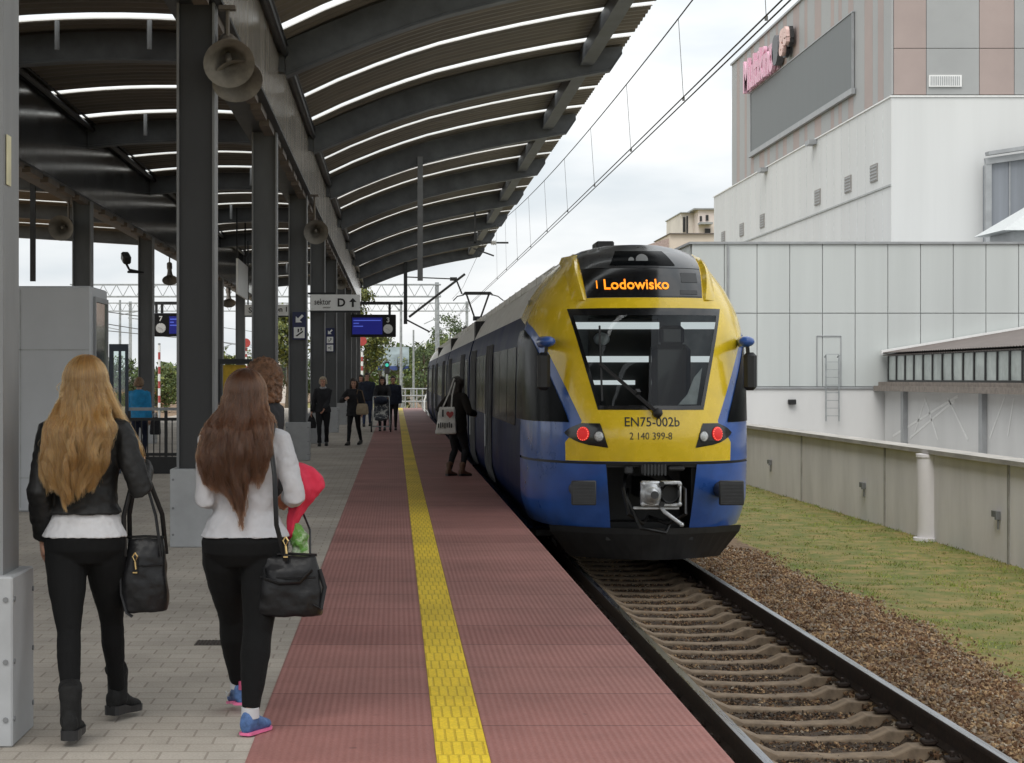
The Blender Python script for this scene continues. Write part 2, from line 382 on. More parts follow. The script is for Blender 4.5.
tag(make('track_bed', mb, [M['ballast'], M['grassy'], pmat('dark_ballast', (.045,.030,.020), .95, scale=14, col2=(.10,.068,.042), bump=.8, bscale=50)]), kind='structure')  # third material is a darker tone for the bed between the rails

# loose ballast stones (nobody could count them)
def stones(n, sampler, smin, smax, name, mats):
    base = np.array([(1,0,0),(-1,0,0),(0,1,0),(0,-1,0),(0,0,1),(0,0,-1)], float) 
    tri = np.array([(0,2,4),(2,1,4),(1,3,4),(3,0,4),(2,0,5),(1,2,5),(3,1,5),(0,3,5)])
    pos = sampler(n); n = len(pos)
    sz = rng.uniform(smin, smax, (n,1,1)) * rng.uniform(.6,1.25,(n,1,3))
    v = base[None]*sz + rng.normal(0, .22, (n,6,3))*sz
    q = rng.normal(0,1,(n,4)); q /= np.linalg.norm(q,axis=1,keepdims=True); a,b_,c,d = q.T
    Rm = np.stack([1-2*(c*c+d*d),2*(b_*c-a*d),2*(b_*d+a*c),2*(b_*c+a*d),1-2*(b_*b_+d*d),2*(c*d-a*b_),2*(b_*d-a*c),2*(c*d+a*b_),1-2*(b_*b_+c*c)],1).reshape(n,3,3)
    v = np.einsum('nij,nkj->nki', Rm, v) + pos[:,None,:]
    f = (tri[None] + 6*np.arange(n)[:,None,None]).reshape(-1,3)
    me = bpy.data.meshes.new(name); me.from_pydata(v.reshape(-1,3).tolist(), [], f.tolist())
    for mm in mats: me.materials.append(mm)
    p = np.repeat(rng.choice(len(mats), n, p=[.50,.34,.16] if name != 'crib_gravel' else [.70,.24,.06][:len(mats)]), 8); me.polygons.foreach_set('material_index', p.astype(np.int32)); me.update()
    o = bpy.data.objects.new(name, me); COL.objects.link(o); return o
def samp_bed(n):
    x = rng.uniform(1.5, 6.1, n); u = rng.uniform(0, 1, n); y = 10.5 + 17.5 * u**1.25
    keep = np.array([xx < edge_x(yy) + rng.normal(0, .16) for xx, yy in zip(x, y)])
    x, y = x[keep], y[keep]
    z = np.array([bed_z(a, b_) for a, b_ in zip(x, y)]) + rng.uniform(.0, .02, len(x))
    crib = (x > 2.4) & (x < 3.66); z[crib] -= .02
    return np.stack([x, y, z], 1)
tag(stones(62000, samp_bed, .008, .022, 'ballast_gravel', [M['stone_a'], M['stone_b'], M['stone_c']]), kind='stuff')
def samp_far(n):
    x = rng.uniform(4.0, 6.0, n); y = rng.uniform(28, 60, n)
    z = np.array([bed_z(a, b_) for a, b_ in zip(x, y)]) + .005
    return np.stack([x, y, z], 1)
# short grass on the verge
def grass(n):
    x = rng.uniform(5.1, 8.8, n); y = 14 + 46 * rng.uniform(0, 1, n)**1.5
    dens = np.array([mnoise.noise((a*1.6, b_*1.6, 5)) + .7*mnoise.noise((a*5, b_*5, 9)) for a, b_ in zip(x, y)])
    ex = np.array([edge_x(b_) for b_ in y])
    keep = (x > ex + rng.normal(.05, .12, n)) & (dens*1.5 + rng.normal(.08, .30, n) + np.clip((x-8.2)*.6, 0, .5) > 0)
    x, y, dens = x[keep], y[keep], dens[keep]; n = len(x)
    h = rng.uniform(.008, .030, n) * (1 + np.clip(dens, 0, 1.2)) * (1 + 1.2*np.clip((x-8.45)*2.5, 0, 1)); a = rng.uniform(0, 6.28, n); w_ = rng.uniform(.004, .009, n)
    z = np.array([bed_z(p, q) for p, q in zip(x, y)]) - .005
    lean = rng.normal(0, .6, (n, 2)) * h[:,None]
    b0 = np.stack([x - np.cos(a)*w_, y - np.sin(a)*w_, z], 1); b1 = np.stack([x + np.cos(a)*w_, y + np.sin(a)*w_, z], 1)
    tp_ = np.stack([x + lean[:,0], y + lean[:,1], z + h], 1)
    v = np.stack([b0, b1, tp_], 1).reshape(-1, 3); f = np.arange(3*n).reshape(-1, 3)
    me = bpy.data.meshes.new('grass'); me.from_pydata(v.tolist(), [], f.tolist())
    for mm in (M['blade_a'], M['blade_b'], M['blade_c']): me.materials.append(mm)
    me.polygons.foreach_set('material_index', rng.choice(3, n, p=[.5,.35,.15]).astype(np.int32)); me.update()
    o = bpy.data.objects.new('grass', me); COL.objects.link(o); return o
M['blade_a'] = pmat('grass_green', (.19,.26,.04), .8, var=.4, scale=1.2)
M['blade_b'] = pmat('grass_yellow', (.32,.33,.07), .8, var=.3, scale=1.2)
M['blade_c'] = pmat('grass_dry', (.20,.16,.07), .8, var=.3, scale=1.2)
tag(grass(95000), kind='stuff')
def samp_crib(n):
    x = rng.uniform(2.36, 3.70, n); u = rng.uniform(0, 1, n); y = 10.5 + 13.5 * u**1.2
    return np.stack([x, y, np.array([bed_z(a, b_) for a, b_ in zip(x, y)]) + rng.uniform(-.004, .008, n)], 1)
tag(stones(20000, samp_crib, .008, .018, 'crib_gravel', [pmat('dark_stone', (.060,.040,.026), .9, var=.5, scale=3), M['stone_a'], M['stone_b']]), kind='stuff')  # stones between the rails, mostly in a darker tone
mb = MB(); mb.boxb(-40, -9.5, -60, 400, GZ-.1, GZ+.05)
tag(make('far_track_bed', mb, M['ballast']), kind='structure')
# raised yard behind the retaining wall
mb = MB(); mb.boxb(9.05, 60, -10, 200, GZ-.1, -.9)
tag(make('yard_pavement', mb, M['concrete']), kind='structure')

# ------------------------------------------------------------------ rails and sleepers
for sx, lab in ((-.75, 'worn steel rail with shiny head, nearer the platform edge'), (.75, 'worn steel rail with shiny head, nearer the grass verge')):
    x = TX + sx
    prof = [(-.06,-.172),(.06,-.172),(.06,-.16),(.012,-.14),(.010,-.045),(.035,-.035),(.036,-.006),(.030,0),(-.030,0),(-.036,-.006),(-.035,-.035),(-.010,-.045),(-.012,-.14),(-.06,-.16)]
    mb = MB(); mb.prism(prof, lambda u, v, t: (x+u, t, RZ+v-.001), -6, 150)
    r = tag(make('rail', mb, M['rust']), lab, 'rail', 'running rails of the platform track')
    mb = MB(); mb.boxb(x-.031, x+.031, -6, 150, RZ-.0005, RZ+.003)
    make('rail_head', mb, M['railtop'], r)
SP = .6; Y0S = 10.4
def sleeper_proto():
    root = thing('sleeper', 'x', 'railway sleeper', (TX, Y0S, RZ-.2), 0, 'concrete sleepers across the track')
    # concrete sleeper: dished middle, raised shoulders under the rails
    secs = [(-1.3,.155,.02),(-1.05,.16,.02),(-.98,.15,.022),(-.52,.15,.02),(-.40,.13,-.035),(0,.12,-.05),(.40,.13,-.035),(.52,.15,.02),(.98,.15,.022),(1.05,.16,.02),(1.3,.155,.02)]
    mb = MB(); rs = []
    for xx, hw, top in secs:
        rs.append([(xx,-hw*.74,-.16),(xx,-hw*.66,top-.007),(xx,-hw*.61,top),(xx,hw*.61,top),(xx,hw*.66,top-.007),(xx,hw*.74,-.16)])
    mb.rings(rs, 0, False)
    make('sleeper_block', mb, M['sleeper'], root, local=True)
    for sx in (-.75, .75):
        for d in (-1, 1):
            mb = MB(); x = sx + d*.105
            mb.box((x, 0, .045), (.09,.12,.035), bev=.01); mb.lathe([(.018,0),(.018,.035),(.012,.04)], (x, 0, .06), n=8)
            mb.tube([(x-d*.05,-.05,.045),(x-d*.05,.0,.07),(x-d*.05,.05,.045)], .011, 6)
            make('rail_clip', mb, M['rust'], root, local=True)
    return root
sl0 = sleeper_proto(); NS = 29
for i in range(NS):
    o = sl0 if i == 0 else copy_tree(sl0)
    o.location = (TX + random.uniform(-.012,.012), Y0S + i*SP, RZ-.2)
    k = 19 - i
    o['label'] = (f'weathered concrete sleeper, {ORD[k]} one out from the train front along the open track' if k >= 0 else f'concrete sleeper in the shade under the train, {ORD[-k-1]} one in from its front')

# ------------------------------------------------------------------ retaining wall beside the verge
WX = 8.8
wl = thing('retaining_wall', 'long low grey concrete retaining wall with flat coping along the grass verge', 'wall', (WX, 30, GZ))
joints = [12, 19.3, 26.5, 33.2, 40.0, 47, 54, 61, 68, 76, 84, 92, 104, 118]
for a, b_ in zip(joints[:-1], joints[1:]):
    mb = MB(); mb.boxb(WX, WX+.25, a+.012, b_-.012, GZ-.3, .36); make('wall_panel', mb, M['wall_rc'], wl)
mb = MB(); mb.boxb(WX-.09, WX+.34, 8, 118, .36, .43); make('coping', mb, pmat('coping_concrete', (.37,.35,.32), .9, var=.2, scale=1.5), wl)
for y in joints[1:6]:
    mb = MB(); mb.boxb(WX-.022, WX-.001, y-.035, y+.035, GZ-.3, .352); make('joint_cover', mb, M['concrete'], wl)
mb = MB(); mb.lathe([(.20,GZ-.25),(.20,.30),(.215,.30),(.215,.352)], (WX-.02, 30.4, 0), n=24); mb.lathe([(.29,GZ-.25),(.26,GZ+.03)], (WX-.02,30.4,0), n=20)
make('round_pier', mb, M['wall_rc'], wl)
for y, z in ((43.2,-.38),(34.6,-.42),(26.9,-.40)):
    mb = MB(); mb.box((WX-.04, y, z), (.07,.06,.12)); mb.box((WX-.06, y+.10, z+.02), (.04,.12,.09)); mb.bar((WX-.03,y,z-.06),(WX-.03,y,z-.20),.025)
    make('wall_bracket', mb, M['steel_edge'], wl)

# ------------------------------------------------------------------ low panelled hall
HY = 58.0

hall = thing('panelled_hall', 'low building of pale green-grey wall panels on a white base behind the retaining wall', 'building', (9.3, HY, .25))
mb = MB(); mb.boxb(9.34, 48, HY+.06, 81.9, .26, 5.80); make('hall_core', mb, M['seam'], hall)
mb = MB(); pw = 32.7*HY/F
x = 9.3; i = 0
while x < 47:
    for z0, z1 in ((1.34, 3.62), (3.645, 5.80)):
        mb.boxb(x+.012, min(x+pw, 47.9)-.012, HY, HY+.05, z0, z1)
    x += pw; i += 1
y = HY+.2
while y < 81:
    for z0, z1 in ((1.34, 3.62), (3.645, 5.80)): mb.boxb(9.28, 9.33, y+.012, y+pw*2-.012, z0, z1)
    y += pw*2
make('wall_cladding', mb, M['hall_panel'], hall)
mb = MB(); mb.boxb(9.22, 48, HY-.06, HY+.3, 5.80, 5.87); mb.boxb(9.22, 9.5, HY+.3, 81.8, 5.80, 5.87); make('coping', mb, M['greymetal'], hall)
mb = MB(); mb.boxb(9.3, 48, HY-.12, HY+.055, -1, 1.26); make('white_base', mb, M['hall_white'], hall)
mb = MB(); mb.boxb(9.25, 15.2, HY-.17, HY+.05, 1.263, 1.325); make('ledge', mb, M['greymetal'], hall)
p0, p1 = P(817, 336, HY-.02), P(841, 386, HY-.02)
mb = MB()
for a, b_ in (((p0.x,p0.z),(p1.x,p0.z)),((p0.x,p0.z),(p0.x,1.34)),((p1.x,p0.z),(p1.x,1.34))): mb.bar((a[0],HY-.01,a[1]),(b_[0],HY-.01,b_[1]),.03)
make('hatch_frame', mb, M['greymetal'], hall)
mb = MB(); p = P(792, 402, HY-.2); mb.box((p.x, HY-.2, p.z), (.24,.16,.16), bev=.02); make('wall_lamp', mb, M['black'], hall)
mb = MB(); p = P(728, 300, HY-.03); mb.tube([(p.x, HY-.05, 5.75),(p.x, HY-.05, .3)], .035, 8); make('downpipe', mb, M['greymetal'], hall)
# wall ladder
lx0, lx1 = P(826, 0, HY-.3).x, P(839, 0, HY-.3).x
lad = thing('wall_ladder', 'thin steel wall ladder on the white base below the panels', 'ladder', ((lx0+lx1)/2, HY-.3, .25))
for x in (lx0, lx1):
    mb = MB(); mb.tube([(x, HY-.1, 2.25),(x, HY-.3, 2.32),(x, HY-.3, .25)], .022, 6); make('stile', mb, M['galv'], lad)
for k in range(9):
    mb = MB(); z = .42 + k*.24; mb.bar((lx0, HY-.3, z), (lx1, HY-.3, z), .02); make('rung', mb, M['galv'], lad)
# glazed lean-to running along the tracks, its far end against the panel wall
LX = 15.3; ly0, ly1 = 24.0, HY-.2
lean = thing('lean_to', 'long white lean-to with a row of narrow windows under a brown sloping roof', 'building', (LX, 40, .25))
mb = MB(); mb.boxb(LX, LX+12, ly0, ly1, -1, 1.20); make('white_wall', mb, M['hall_white'], lean)
mb = MB(); mb.boxb(LX-.35, LX+.1, ly0, ly1, 1.203, 1.36); mb.boxb(LX-.2, LX+.1, ly0, ly1, 1.36, 1.48); make('sill_ledge', mb, pmat('brown_ledge', (.22,.19,.165), .8, var=.2), lean)
mb = MB(); mb.boxb(LX+.35, LX+12, ly0, ly1, 1.2, 2.3); make('inner_wall', mb, pmat('pale_blind', (.50,.52,.50), .8), lean)
M['pane_pale'] = pmat('pale_pane', (.40,.44,.42), .18, var=.25, scale=.9, spec=.6)
y = ly1 - .45
while y > ly0 + 1:
    wf = MB()
    for a, b_, z0, z1 in ((y-.94,y,1.48,1.54),(y-.94,y,2.27,2.33),(y-.05,y,1.54,2.27),(y-.94,y-.89,1.54,2.27)): wf.boxb(LX-.03, LX+.05, a, b_, z0, z1)
    wo = make('window', wf, M['black'], lean)
    g = MB(); g.boxb(LX, LX+.012, y-.89, y-.05, 1.54, 2.27); make('pane', g, M['pane_pale'], wo)
    y -= .945
s = .169
mb = MB(); n = 300
prof = []
for k in range(n+1):
    yy = ly0 + (ly1-.1-ly0)*k/n; d = .03 if k % 2 else 0
    prof.append([(LX-.1, yy, 2.37+d), (LX+12, yy, 2.34+d+12.3*s)])
mb.grid(prof, smooth=False); mb.grid([[(a[0],a[1],a[2]-.08) for a in r] for r in prof], smooth=False, flip=True)
make('roof', mb, M['tan_roof'], lean)
mb = MB(); mb.prism([(LX-.12,2.33),(LX+12,2.33+12.1*s),(LX+12,2.46+12.1*s),(LX-.12,2.46)], lambda u,v,t:(u,t,v), ly1-.12, ly1+.08); make('rake_trim', mb, M['white'], lean)
for px in (906.5, 985.5):
    yy = LX*F/(px-VX); mb = MB(); mb.boxb(LX-.14, LX-.002, yy-.14, yy+.14, -.95, 1.2); make('wall_post', mb, M['greymetal'], lean)
mb = MB()
for (a, b_) in (((893,436),(958,396)),((910,438),(955,400)),((948,398),(968,440)),((990,438),(1005,397)),((1008,436),(1014,398)),((925,400),(915,432)),((925,398),(938,440))):
    q = []
    for px, py in (a, b_):
        yy = LX*F/(px-VX); q.append((LX-.006, yy, CAM_Z-(py-VY)*yy/F))
    mb.bar(q[0], q[1], .07, .004, up=(1,0,0))
make('chalk_line', mb, M['white'], lean)

# ------------------------------------------------------------------ tall cinema building
BX, BY0, BY1, BY2 = 22.0, 82.0, 127.6, 120.8
cin = thing('cinema_building', 'tall building with white lower storeys and grey and rose striped cladding above', 'building', (BX, BY0, .25))
mb = MB(); mb.boxb(BX, 62, BY0, BY1, -.5, 14.05); make('white_wall', mb, pmat('white_facade', (.59,.595,.59), .6, var=.05, scale=.5, stretch=(1,1,.06)), cin)
mb = MB(); mb.boxb(BX-.06, BX-.002, BY0+.0, BY1, 10.12, 10.2)
make('facade_joint', mb, M['seam'], cin)
mb = MB(); y = BY0 + 1.4
while y < BY1 - 1: mb.boxb(BX-.012, BX-.001, y, y+.05, 2, 14.0); y += 1.55
make('panel_seam', mb, pmat('pale_seam', (.63,.64,.645), .7), cin)
mb = MB(); mb.boxb(BX-.06, 62, BY0-.06, BY1+.1, 14.053, 14.12); make('ledge', mb, M['white'], cin)
mb = MB(); mb.boxb(BX+.1, 62, BY0+.1, BY2-.1, 14.162, 22.0); make('upper_core', mb, M['seam'], cin)
g1, g2 = MB(), MB()
sy0, sy1 = 22*F/(854.5-VX), 22*F/(752.5-VX); sz0, sz1 = 13.9+1.6-.05, 17.5+1.6
rs_ = random.Random(4); y = BY0; k = 0
while y < BY2:
    wdt = rs_.choice((.9, 1.3, 1.7, 2.1)) if k % 2 == 0 else rs_.choice((.7, 1.0, 1.5)); y2 = min(y + wdt, BY2)
    (g1 if k % 2 == 0 else g2).boxb(BX, BX+.09, y+.01, y2-.01, 14.17, 22.0); y = y2; k += 1
x = BX; seq = [(1.55,1),(2.35,0),(1.55,1),(2.35,0)]; k = 0
while x < 60:
    wdt, c = seq[k % 4]
    for z0, z1 in ((14.17, 16.2), (16.23, 22.0)): (g2 if c else g1).boxb(x+.012+(.1 if k==0 else 0), x+wdt-.012, BY0, BY0+.09, z0, z1)
    x += wdt; k += 1
make('grey_stripe_cladding', g1, M['clad_grey'], cin); make('rose_stripe_cladding', g2, M['clad_pink'], cin)
mb = MB(); mb.boxb(BX-.1, BX+.3, BY0-.1, BY2+.1, 22.003, 22.12); mb.boxb(BX+.3, 60, BY0-.1, BY0+.4, 22.003, 22.12); make('parapet_cap', mb, M['greymetal'], cin)
mb = MB(); mb.boxb(BX-.10, BX-.03, sy0, sy1, sz0, sz1); scr = make('billboard_screen', mb, M['screen'], cin)
mb = MB(); mb.boxb(BX-.22, BX-.03, sy0-.3, sy1+.3, sz0-.28, sz0-.003); mb.boxb(BX-.14, BX-.03, sy0-.1, sy1+.1, sz1+.003, sz1+.06); mb.boxb(BX-.14,BX-.03,sy0-.06,sy0-.003,sz0,sz1); mb.boxb(BX-.14,BX-.03,sy1+.003,sy1+.15,sz0,sz1)
make('screen_frame', mb, M['greymetal'], scr)
for px in (874.4, 848.5, 818, 762.6, 742, 723.6):
    yy = BX*F/(px-VX); mb = MB(); mb.boxb(BX-.05, BX-.002, yy-.62, yy+.62, 10.6, 11.4)
    vt = make('wall_vent', mb, pmat('vent_grey', (.27,.255,.24), .6) if 'vent_grey' not in MATS else MATS['vent_grey'], cin)
    mb = MB(); 
    for q in range(5): mb.boxb(BX-.07, BX-.05, yy-.6, yy+.6, 10.66+q*.15, 10.72+q*.15)
    make('louvre', mb, M['greymetal'], vt)
for px in (815, 766):
    yy = BX*F/(px-VX); mb = MB(); mb.boxb(BX-.42, BX-.003, yy-.5, yy+.5, 13.8, 14.04); make('ledge_lamp', mb, M['greymetal'], cin)
mb = MB(); mb.boxb(23.65, 25.1, BY0-.08, BY0-.002, 14.5, 15.02); vt = make('facade_grille', mb, M['white'], cin)
mb = MB()
for q in range(16): mb.boxb(23.72+q*.083, 23.76+q*.083, BY0-.095, BY0-.08, 14.56, 14.96)
make('louvre', mb, M['greymetal'], vt)
# sign lettering on the long face (reads from far to near as seen from the platform)
sgn = thing('cinema_sign', 'raised pink cinema lettering with a dark disc on the striped cladding above the screen', 'sign', (BX-.3, 100, 19.6))
yy0, yy1 = BX*F/(750-VX), BX*F/(781-VX)
mb = MB(); text_mb(mb, 'Multikino', (BX-.35, (yy0+yy1)/2, 20.15), 2.6, (0,-1,0), (0,0,1), .10, bold=.09, wid=abs(yy0-yy1)*.98); make('lettering', mb, M['pink'], sgn)
mb = MB(); mb.boxb(BX-.18, BX-.003, yy1, yy0, 19.2, 21.0); make('sign_backing', mb, pmat('sign_backing_pink', (.60,.42,.49), .5), sgn)
yd = BX*F/(782.5-VX); mb = MB(); mb.lathe([(.85,0),(.85,.4)], (BX-.45, yd, 20.2), (1,0,0), 28); make('disc', mb, pmat('dark_disc', (.10,.10,.11), .5), sgn)
sg2 = thing('lettered_sign', 'small pale pink lettered sign near the roof edge, right of the dark disc', 'sign', (BX-.3, BX*F/(790-VX), 19.6))
ya, yb_ = BX*F/(788-VX), BX*F/(796.5-VX)
mb = MB(); text_mb(mb, 'ge', (BX-.42, (ya+yb_)/2, 20.25), 1.9, (0,-1,0), (0,0,1), .12, bold=.08, wid=abs(ya-yb_)*.9); make('lettering', mb, pmat('pale_pink', (.72,.50,.46), .5), sg2)
mb = MB(); text_mb(mb, 'ge', (BX-.25, (ya+yb_)/2-.12, 20.2), 1.9, (0,-1,0), (0,0,1), .10, bold=.14, wid=abs(ya-yb_)*.98); make('letter_shell', mb, M['black'], sg2)

# things on the hall roof
rg = thing('roof_lantern', 'glazed rooftop box with a slanted top on the hall roof, cut by the photo edge', 'rooftop box', (28, 81.5, 5.87))
zl, zr_, xl_, xr_ = 11.0, 12.0, 26.05, 33
mb = MB(); mb.prism([(xl_,5.88),(xr_,5.88),(xr_,zr_),(xl_,zl)], lambda u,v,t:(u,t,v), 81.3, 81.97); make('box_body', mb, pmat('blue_grey_glass', (.20,.215,.24), .2, var=.15, scale=.6, stretch=(3,1,.1)), rg)
mb = MB(); mb.bar((xl_-.15,81.2,zl+.1),(xr_,81.2,zr_+.1),.25,.28); mb.bar((xl_-.1,81.1,zl-.02+.45),(xr_,81.1,zr_+.5),.5,.16); mb.bar((xl_-.02,81.2,5.9),(xl_-.02,81.2,zl),.26,.2)
for k in range(1, 7): mb.bar((xl_+k*.95,81.27,5.9),(xl_+k*.95,81.27,zl+k*.12),.05)
make('frame', mb, M['greymetal'], rg)
cw = thing('roof_cowl', 'pale metal ventilation hood with sloping sides on the hall roof', 'roof vent', (25.2, 69, 5.87))
def frus(x0,x1,y0,y1,z0,X0,X1,Y0_,Y1_,z1,mb):
    mb.add([(x0,y0,z0),(x1,y0,z0),(x1,y1,z0),(x0,y1,z0),(X0,Y0_,z1),(X1,Y0_,z1),(X1,Y1_,z1),(X0,Y1_,z1)], [(0,3,2,1),(4,5,6,7),(0,1,5,4),(1,2,6,5),(2,3,7,6),(3,0,4,7)])
mb = MB(); frus(22.2,28.4,67.5,71,7.0, 24.3,26.3,68.6,69.9,8.35, mb); make('hood', mb, pmat('pale_galvanised', (.50,.52,.52), .5, metal=.0, var=.05), cw)
mb = MB(); mb.boxb(22.7,27.9,67.9,70.6,5.87,6.99); make('duct', mb, M['greymetal'], cw)
mb = MB(); frus(21.0,22.6,68,70,5.88, 21.7,22.5,68.5,69.5,6.5, mb); make('side_duct', mb, M['greymetal'], cw)

# ------------------------------------------------------------------ far buildings
ap = thing('apartment_tower', 'distant beige apartment tower with balconies above the tan roof', 'building', (41, 262, GZ))
def pbox(mb, x0, y0, x1, y1, Y, dep):
    a, b_ = P(x0, y0, Y), P(x1, y1, Y); mb.boxb(min(a.x,b_.x), max(a.x,b_.x), Y, Y+dep, min(a.z,b_.z), max(a.z,b_.z)); return mb
M['beige'] = pmat('beige_render', (.66,.61,.56), .8, var=.1, scale=.2); M['pinkish'] = pmat('rose_render', (.66,.58,.54), .8, var=.1, scale=.2)
mb = MB(); pbox(mb, 681, 213, 698, 380, 262, 14); make('wall', mb, M['beige'], ap)
mb = MB(); pbox(mb, 698.3, 209.5, 735, 380, 258, 14); make('stair_wing', mb, M['pinkish'], ap)
mb = MB(); pbox(mb, 694, 208, 736, 209.4, 257.5, 15); pbox(mb, 680.6, 212, 698, 212.9, 261.5, 15); make('roof', mb, M['greymetal'], ap)
for (x0,y0,x1,y1) in ((683,217,685.5,232),(686.5,216,688,233)): mb = MB(); pbox(mb, x0,y0,x1,y1, 261.8, .18); make('window', mb, M['black'], ap)
for (x0,y0,x1,y1) in ((700,222,713,224),): mb = MB(); pbox(mb, x0,y0,x1,y1, 256, 1.9); make('balcony', mb, M['greymetal'], ap)
for (x0,y0,x1,y1) in ((705,228.5,710.5,236),(706,215,708.5,220.5),(700,216,702,221)): mb = MB(); pbox(mb, x0,y0,x1,y1, 257.7, .28); make('window', mb, M['black'], ap)
tb = thing('tan_house', 'distant tan flat-topped building with a brown gable behind the train roof', 'building', (32, 205, GZ))
mb = MB(); pbox(mb, 670, 234, 716, 380, 205, 12); make('wall', mb, pmat('tan_render', (.60,.52,.43), .8, var=.1, scale=.3), tb)
mb = MB(); pbox(mb, 669.5, 233, 716.5, 233.9, 204.6, 12.5); make('roof', mb, M['tan_roof'], tb)
mb = MB(); a, b_, c, d = P(600,260,203), P(669,238,203), P(669,380,203), P(600,380,203)
mb.prism([(a.x,a.z),(b_.x,b_.z),(c.x,c.z),(d.x,d.z)], lambda u,v,t:(u,t,v), 203, 203.9); make('gable', mb, pmat('brown_brick', (.34,.26,.23), .85, var=.2), tb)

# ------------------------------------------------------------------ trees
def tree(x, Y, h, wdt, mi, label, seed, crown0=.25, n=2600, leaf=.35):
    r_ = np.random.default_rng(seed); z0 = GZ
    root = thing('tree', label, 'tree', (x, Y, z0), 0, 'trees beyond the platform end')
    mb = MB(); mb.tube([(x,Y,z0),(x+.1,Y,z0+h*.3),(x,Y,z0+h*.8)], [h*.03,h*.02,h*.006], 8)
    for k in range(6):
        a = k*1.05 + seed; zz = z0 + h*(.3+.08*k); mb.tube([(x,Y,zz),(x+math.cos(a)*wdt*.3,Y+math.sin(a)*wdt*.3,zz+h*.12),(x+math.cos(a)*wdt*.42,Y+math.sin(a)*wdt*.42,zz+h*.2)], [h*.01,h*.006,h*.002], 5)
    make('trunk', mb, M['bark'], root)
    ncl = 34; c = r_.normal(0,1,(ncl,3)); c /= np.linalg.norm(c,axis=1,keepdims=True); c *= r_.uniform(.35,1.0,(ncl,1))**.6
    cen = np.array([x, Y, z0 + h*(crown0 + (1-crown0)/2)]); rad = np.array([wdt/2, wdt/2, h*(1-crown0)/2])
    cl = cen + c*rad; cr_ = r_.uniform(.16,.30,ncl)*wdt
    idx = r_.integers(0,ncl,n); d = r_.normal(0,1,(n,3)); d /= np.linalg.norm(d,axis=1,keepdims=True); d *= r_.uniform(.3,1.0,(n,1))
    p = cl[idx] + d*cr_[idx][:,None]*np.array([1,1,.75])
    nn = d*1.0 + r_.normal(0,.55,(n,3)); nn /= np.linalg.norm(nn,axis=1,keepdims=True)
    a = np.cross(nn, r_.normal(0,1,(n,3))); a /= np.linalg.norm(a,axis=1,keepdims=True); b_ = np.cross(nn,a)
    s_ = r_.uniform(.6,1.3,(n,1))*leaf
    v = np.stack([p-a*s_, p-b_*s_*.55, p+a*s_, p+b_*s_*.55],1).reshape(-1,3)
    mb = MB(); mb.v = [tuple(q) for q in v.tolist()]; mb.f = [tuple(q) for q in np.arange(4*n).reshape(-1,4).tolist()]
    mb.m = [0]*n; mb.sm = [False]*n
    mb.m = (r_.random(n) < .25).astype(int).tolist()
    make('crown', mb, [M['leafs'][mi], M['leafs'][(mi+1)%3]], root, recalc=False)
def ptree(px, py, rx, Y, mi, label, seed, **k):
    """crown centre at pixel px,py with half width rx pixels"""
    p = P(px, py, Y); wdt = 2*rx*Y/F; top = p.z + wdt*.6
    tree(p.x, Y, top - GZ, wdt, mi, label, seed, crown0=max(.05,(p.z - wdt*.65 - GZ)/(top-GZ)), leaf=max(.12, 1.3*Y/F), **k)
ptree(365, 345, 24, 128, 1, 'yellow-green tree rising behind the hanging train display', 11, n=3600)
ptree(352, 305, 20, 122, 1, 'bright yellow-green tree top behind the end of the canopy columns', 22, n=3000)
ptree(398, 378, 22, 150, 0, 'mid green tree beyond the blue billboard at the platform end', 12)
ptree(424, 372, 26, 158, 2, 'dark green tree beside the far end of the train', 13, n=3400)
ptree(450, 342, 22, 185, 2, 'dark tree crown showing over the far roof of the train', 14)
ptree(436, 356, 20, 175, 0, 'green tree just left of the dark crown over the train roof', 15)
ptree(380, 352, 16, 165, 0, 'tall green tree between the two display posts far off', 16)
ptree(287, 335, 22, 118, 1, 'yellow-green tree seen between the columns with the sector signs', 17, n=3600)
ptree(240, 372, 20, 125, 1, 'yellowish tree behind the yellow notice board', 18)
ptree(205, 365, 26, 135, 0, 'green tree hidden mostly by the thick dark column', 19)
ptree(165, 385, 20, 140, 0, 'low green tree behind the striped pole on the left', 20)
ptree(118, 380, 24, 140, 2, 'low dark green tree behind the glazed stair post', 21)
ptree(60, 372, 34, 150, 0, 'wide green tree behind the grey kiosk', 23)
ptree(300, 372, 22, 170, 2, 'dark green tree low down behind the grey haired woman', 24)
# a far wooded skyline that reads as one mass
r_ = np.random.default_rng(5); n = 9000
x = r_.uniform(-150, 190, n); Yv = r_.uniform(300, 330, n); hh = 5.5 + 2.5*np.sin(x*.07) + 2*np.sin(x*.19+1) + r_.normal(0,.6,n)
z = GZ + hh * r_.uniform(0, 1, n)**.7
p = np.stack([x,Yv,z],1); a = r_.normal(0,1,(n,3)); a /= np.linalg.norm(a,axis=1,keepdims=True); b_ = np.cross(a, r_.normal(0,1,(n,3))); b_ /= np.linalg.norm(b_,axis=1,keepdims=True)
s_ = r_.uniform(.5,1.2,(n,1)); v = np.stack([p-a*s_,p-b_*s_,p+a*s_,p+b_*s_],1).reshape(-1,3)
mb = MB(); mb.v = [tuple(q) for q in v.tolist()]; mb.f = [tuple(q) for q in np.arange(4*n).reshape(-1,4).tolist()]; mb.m = (r_.random(n)<.4).astype(int).tolist(); mb.sm = [False]*n
tag(make('woods', mb, [M['leafs'][0], M['leafs'][2]], recalc=False), kind='stuff')
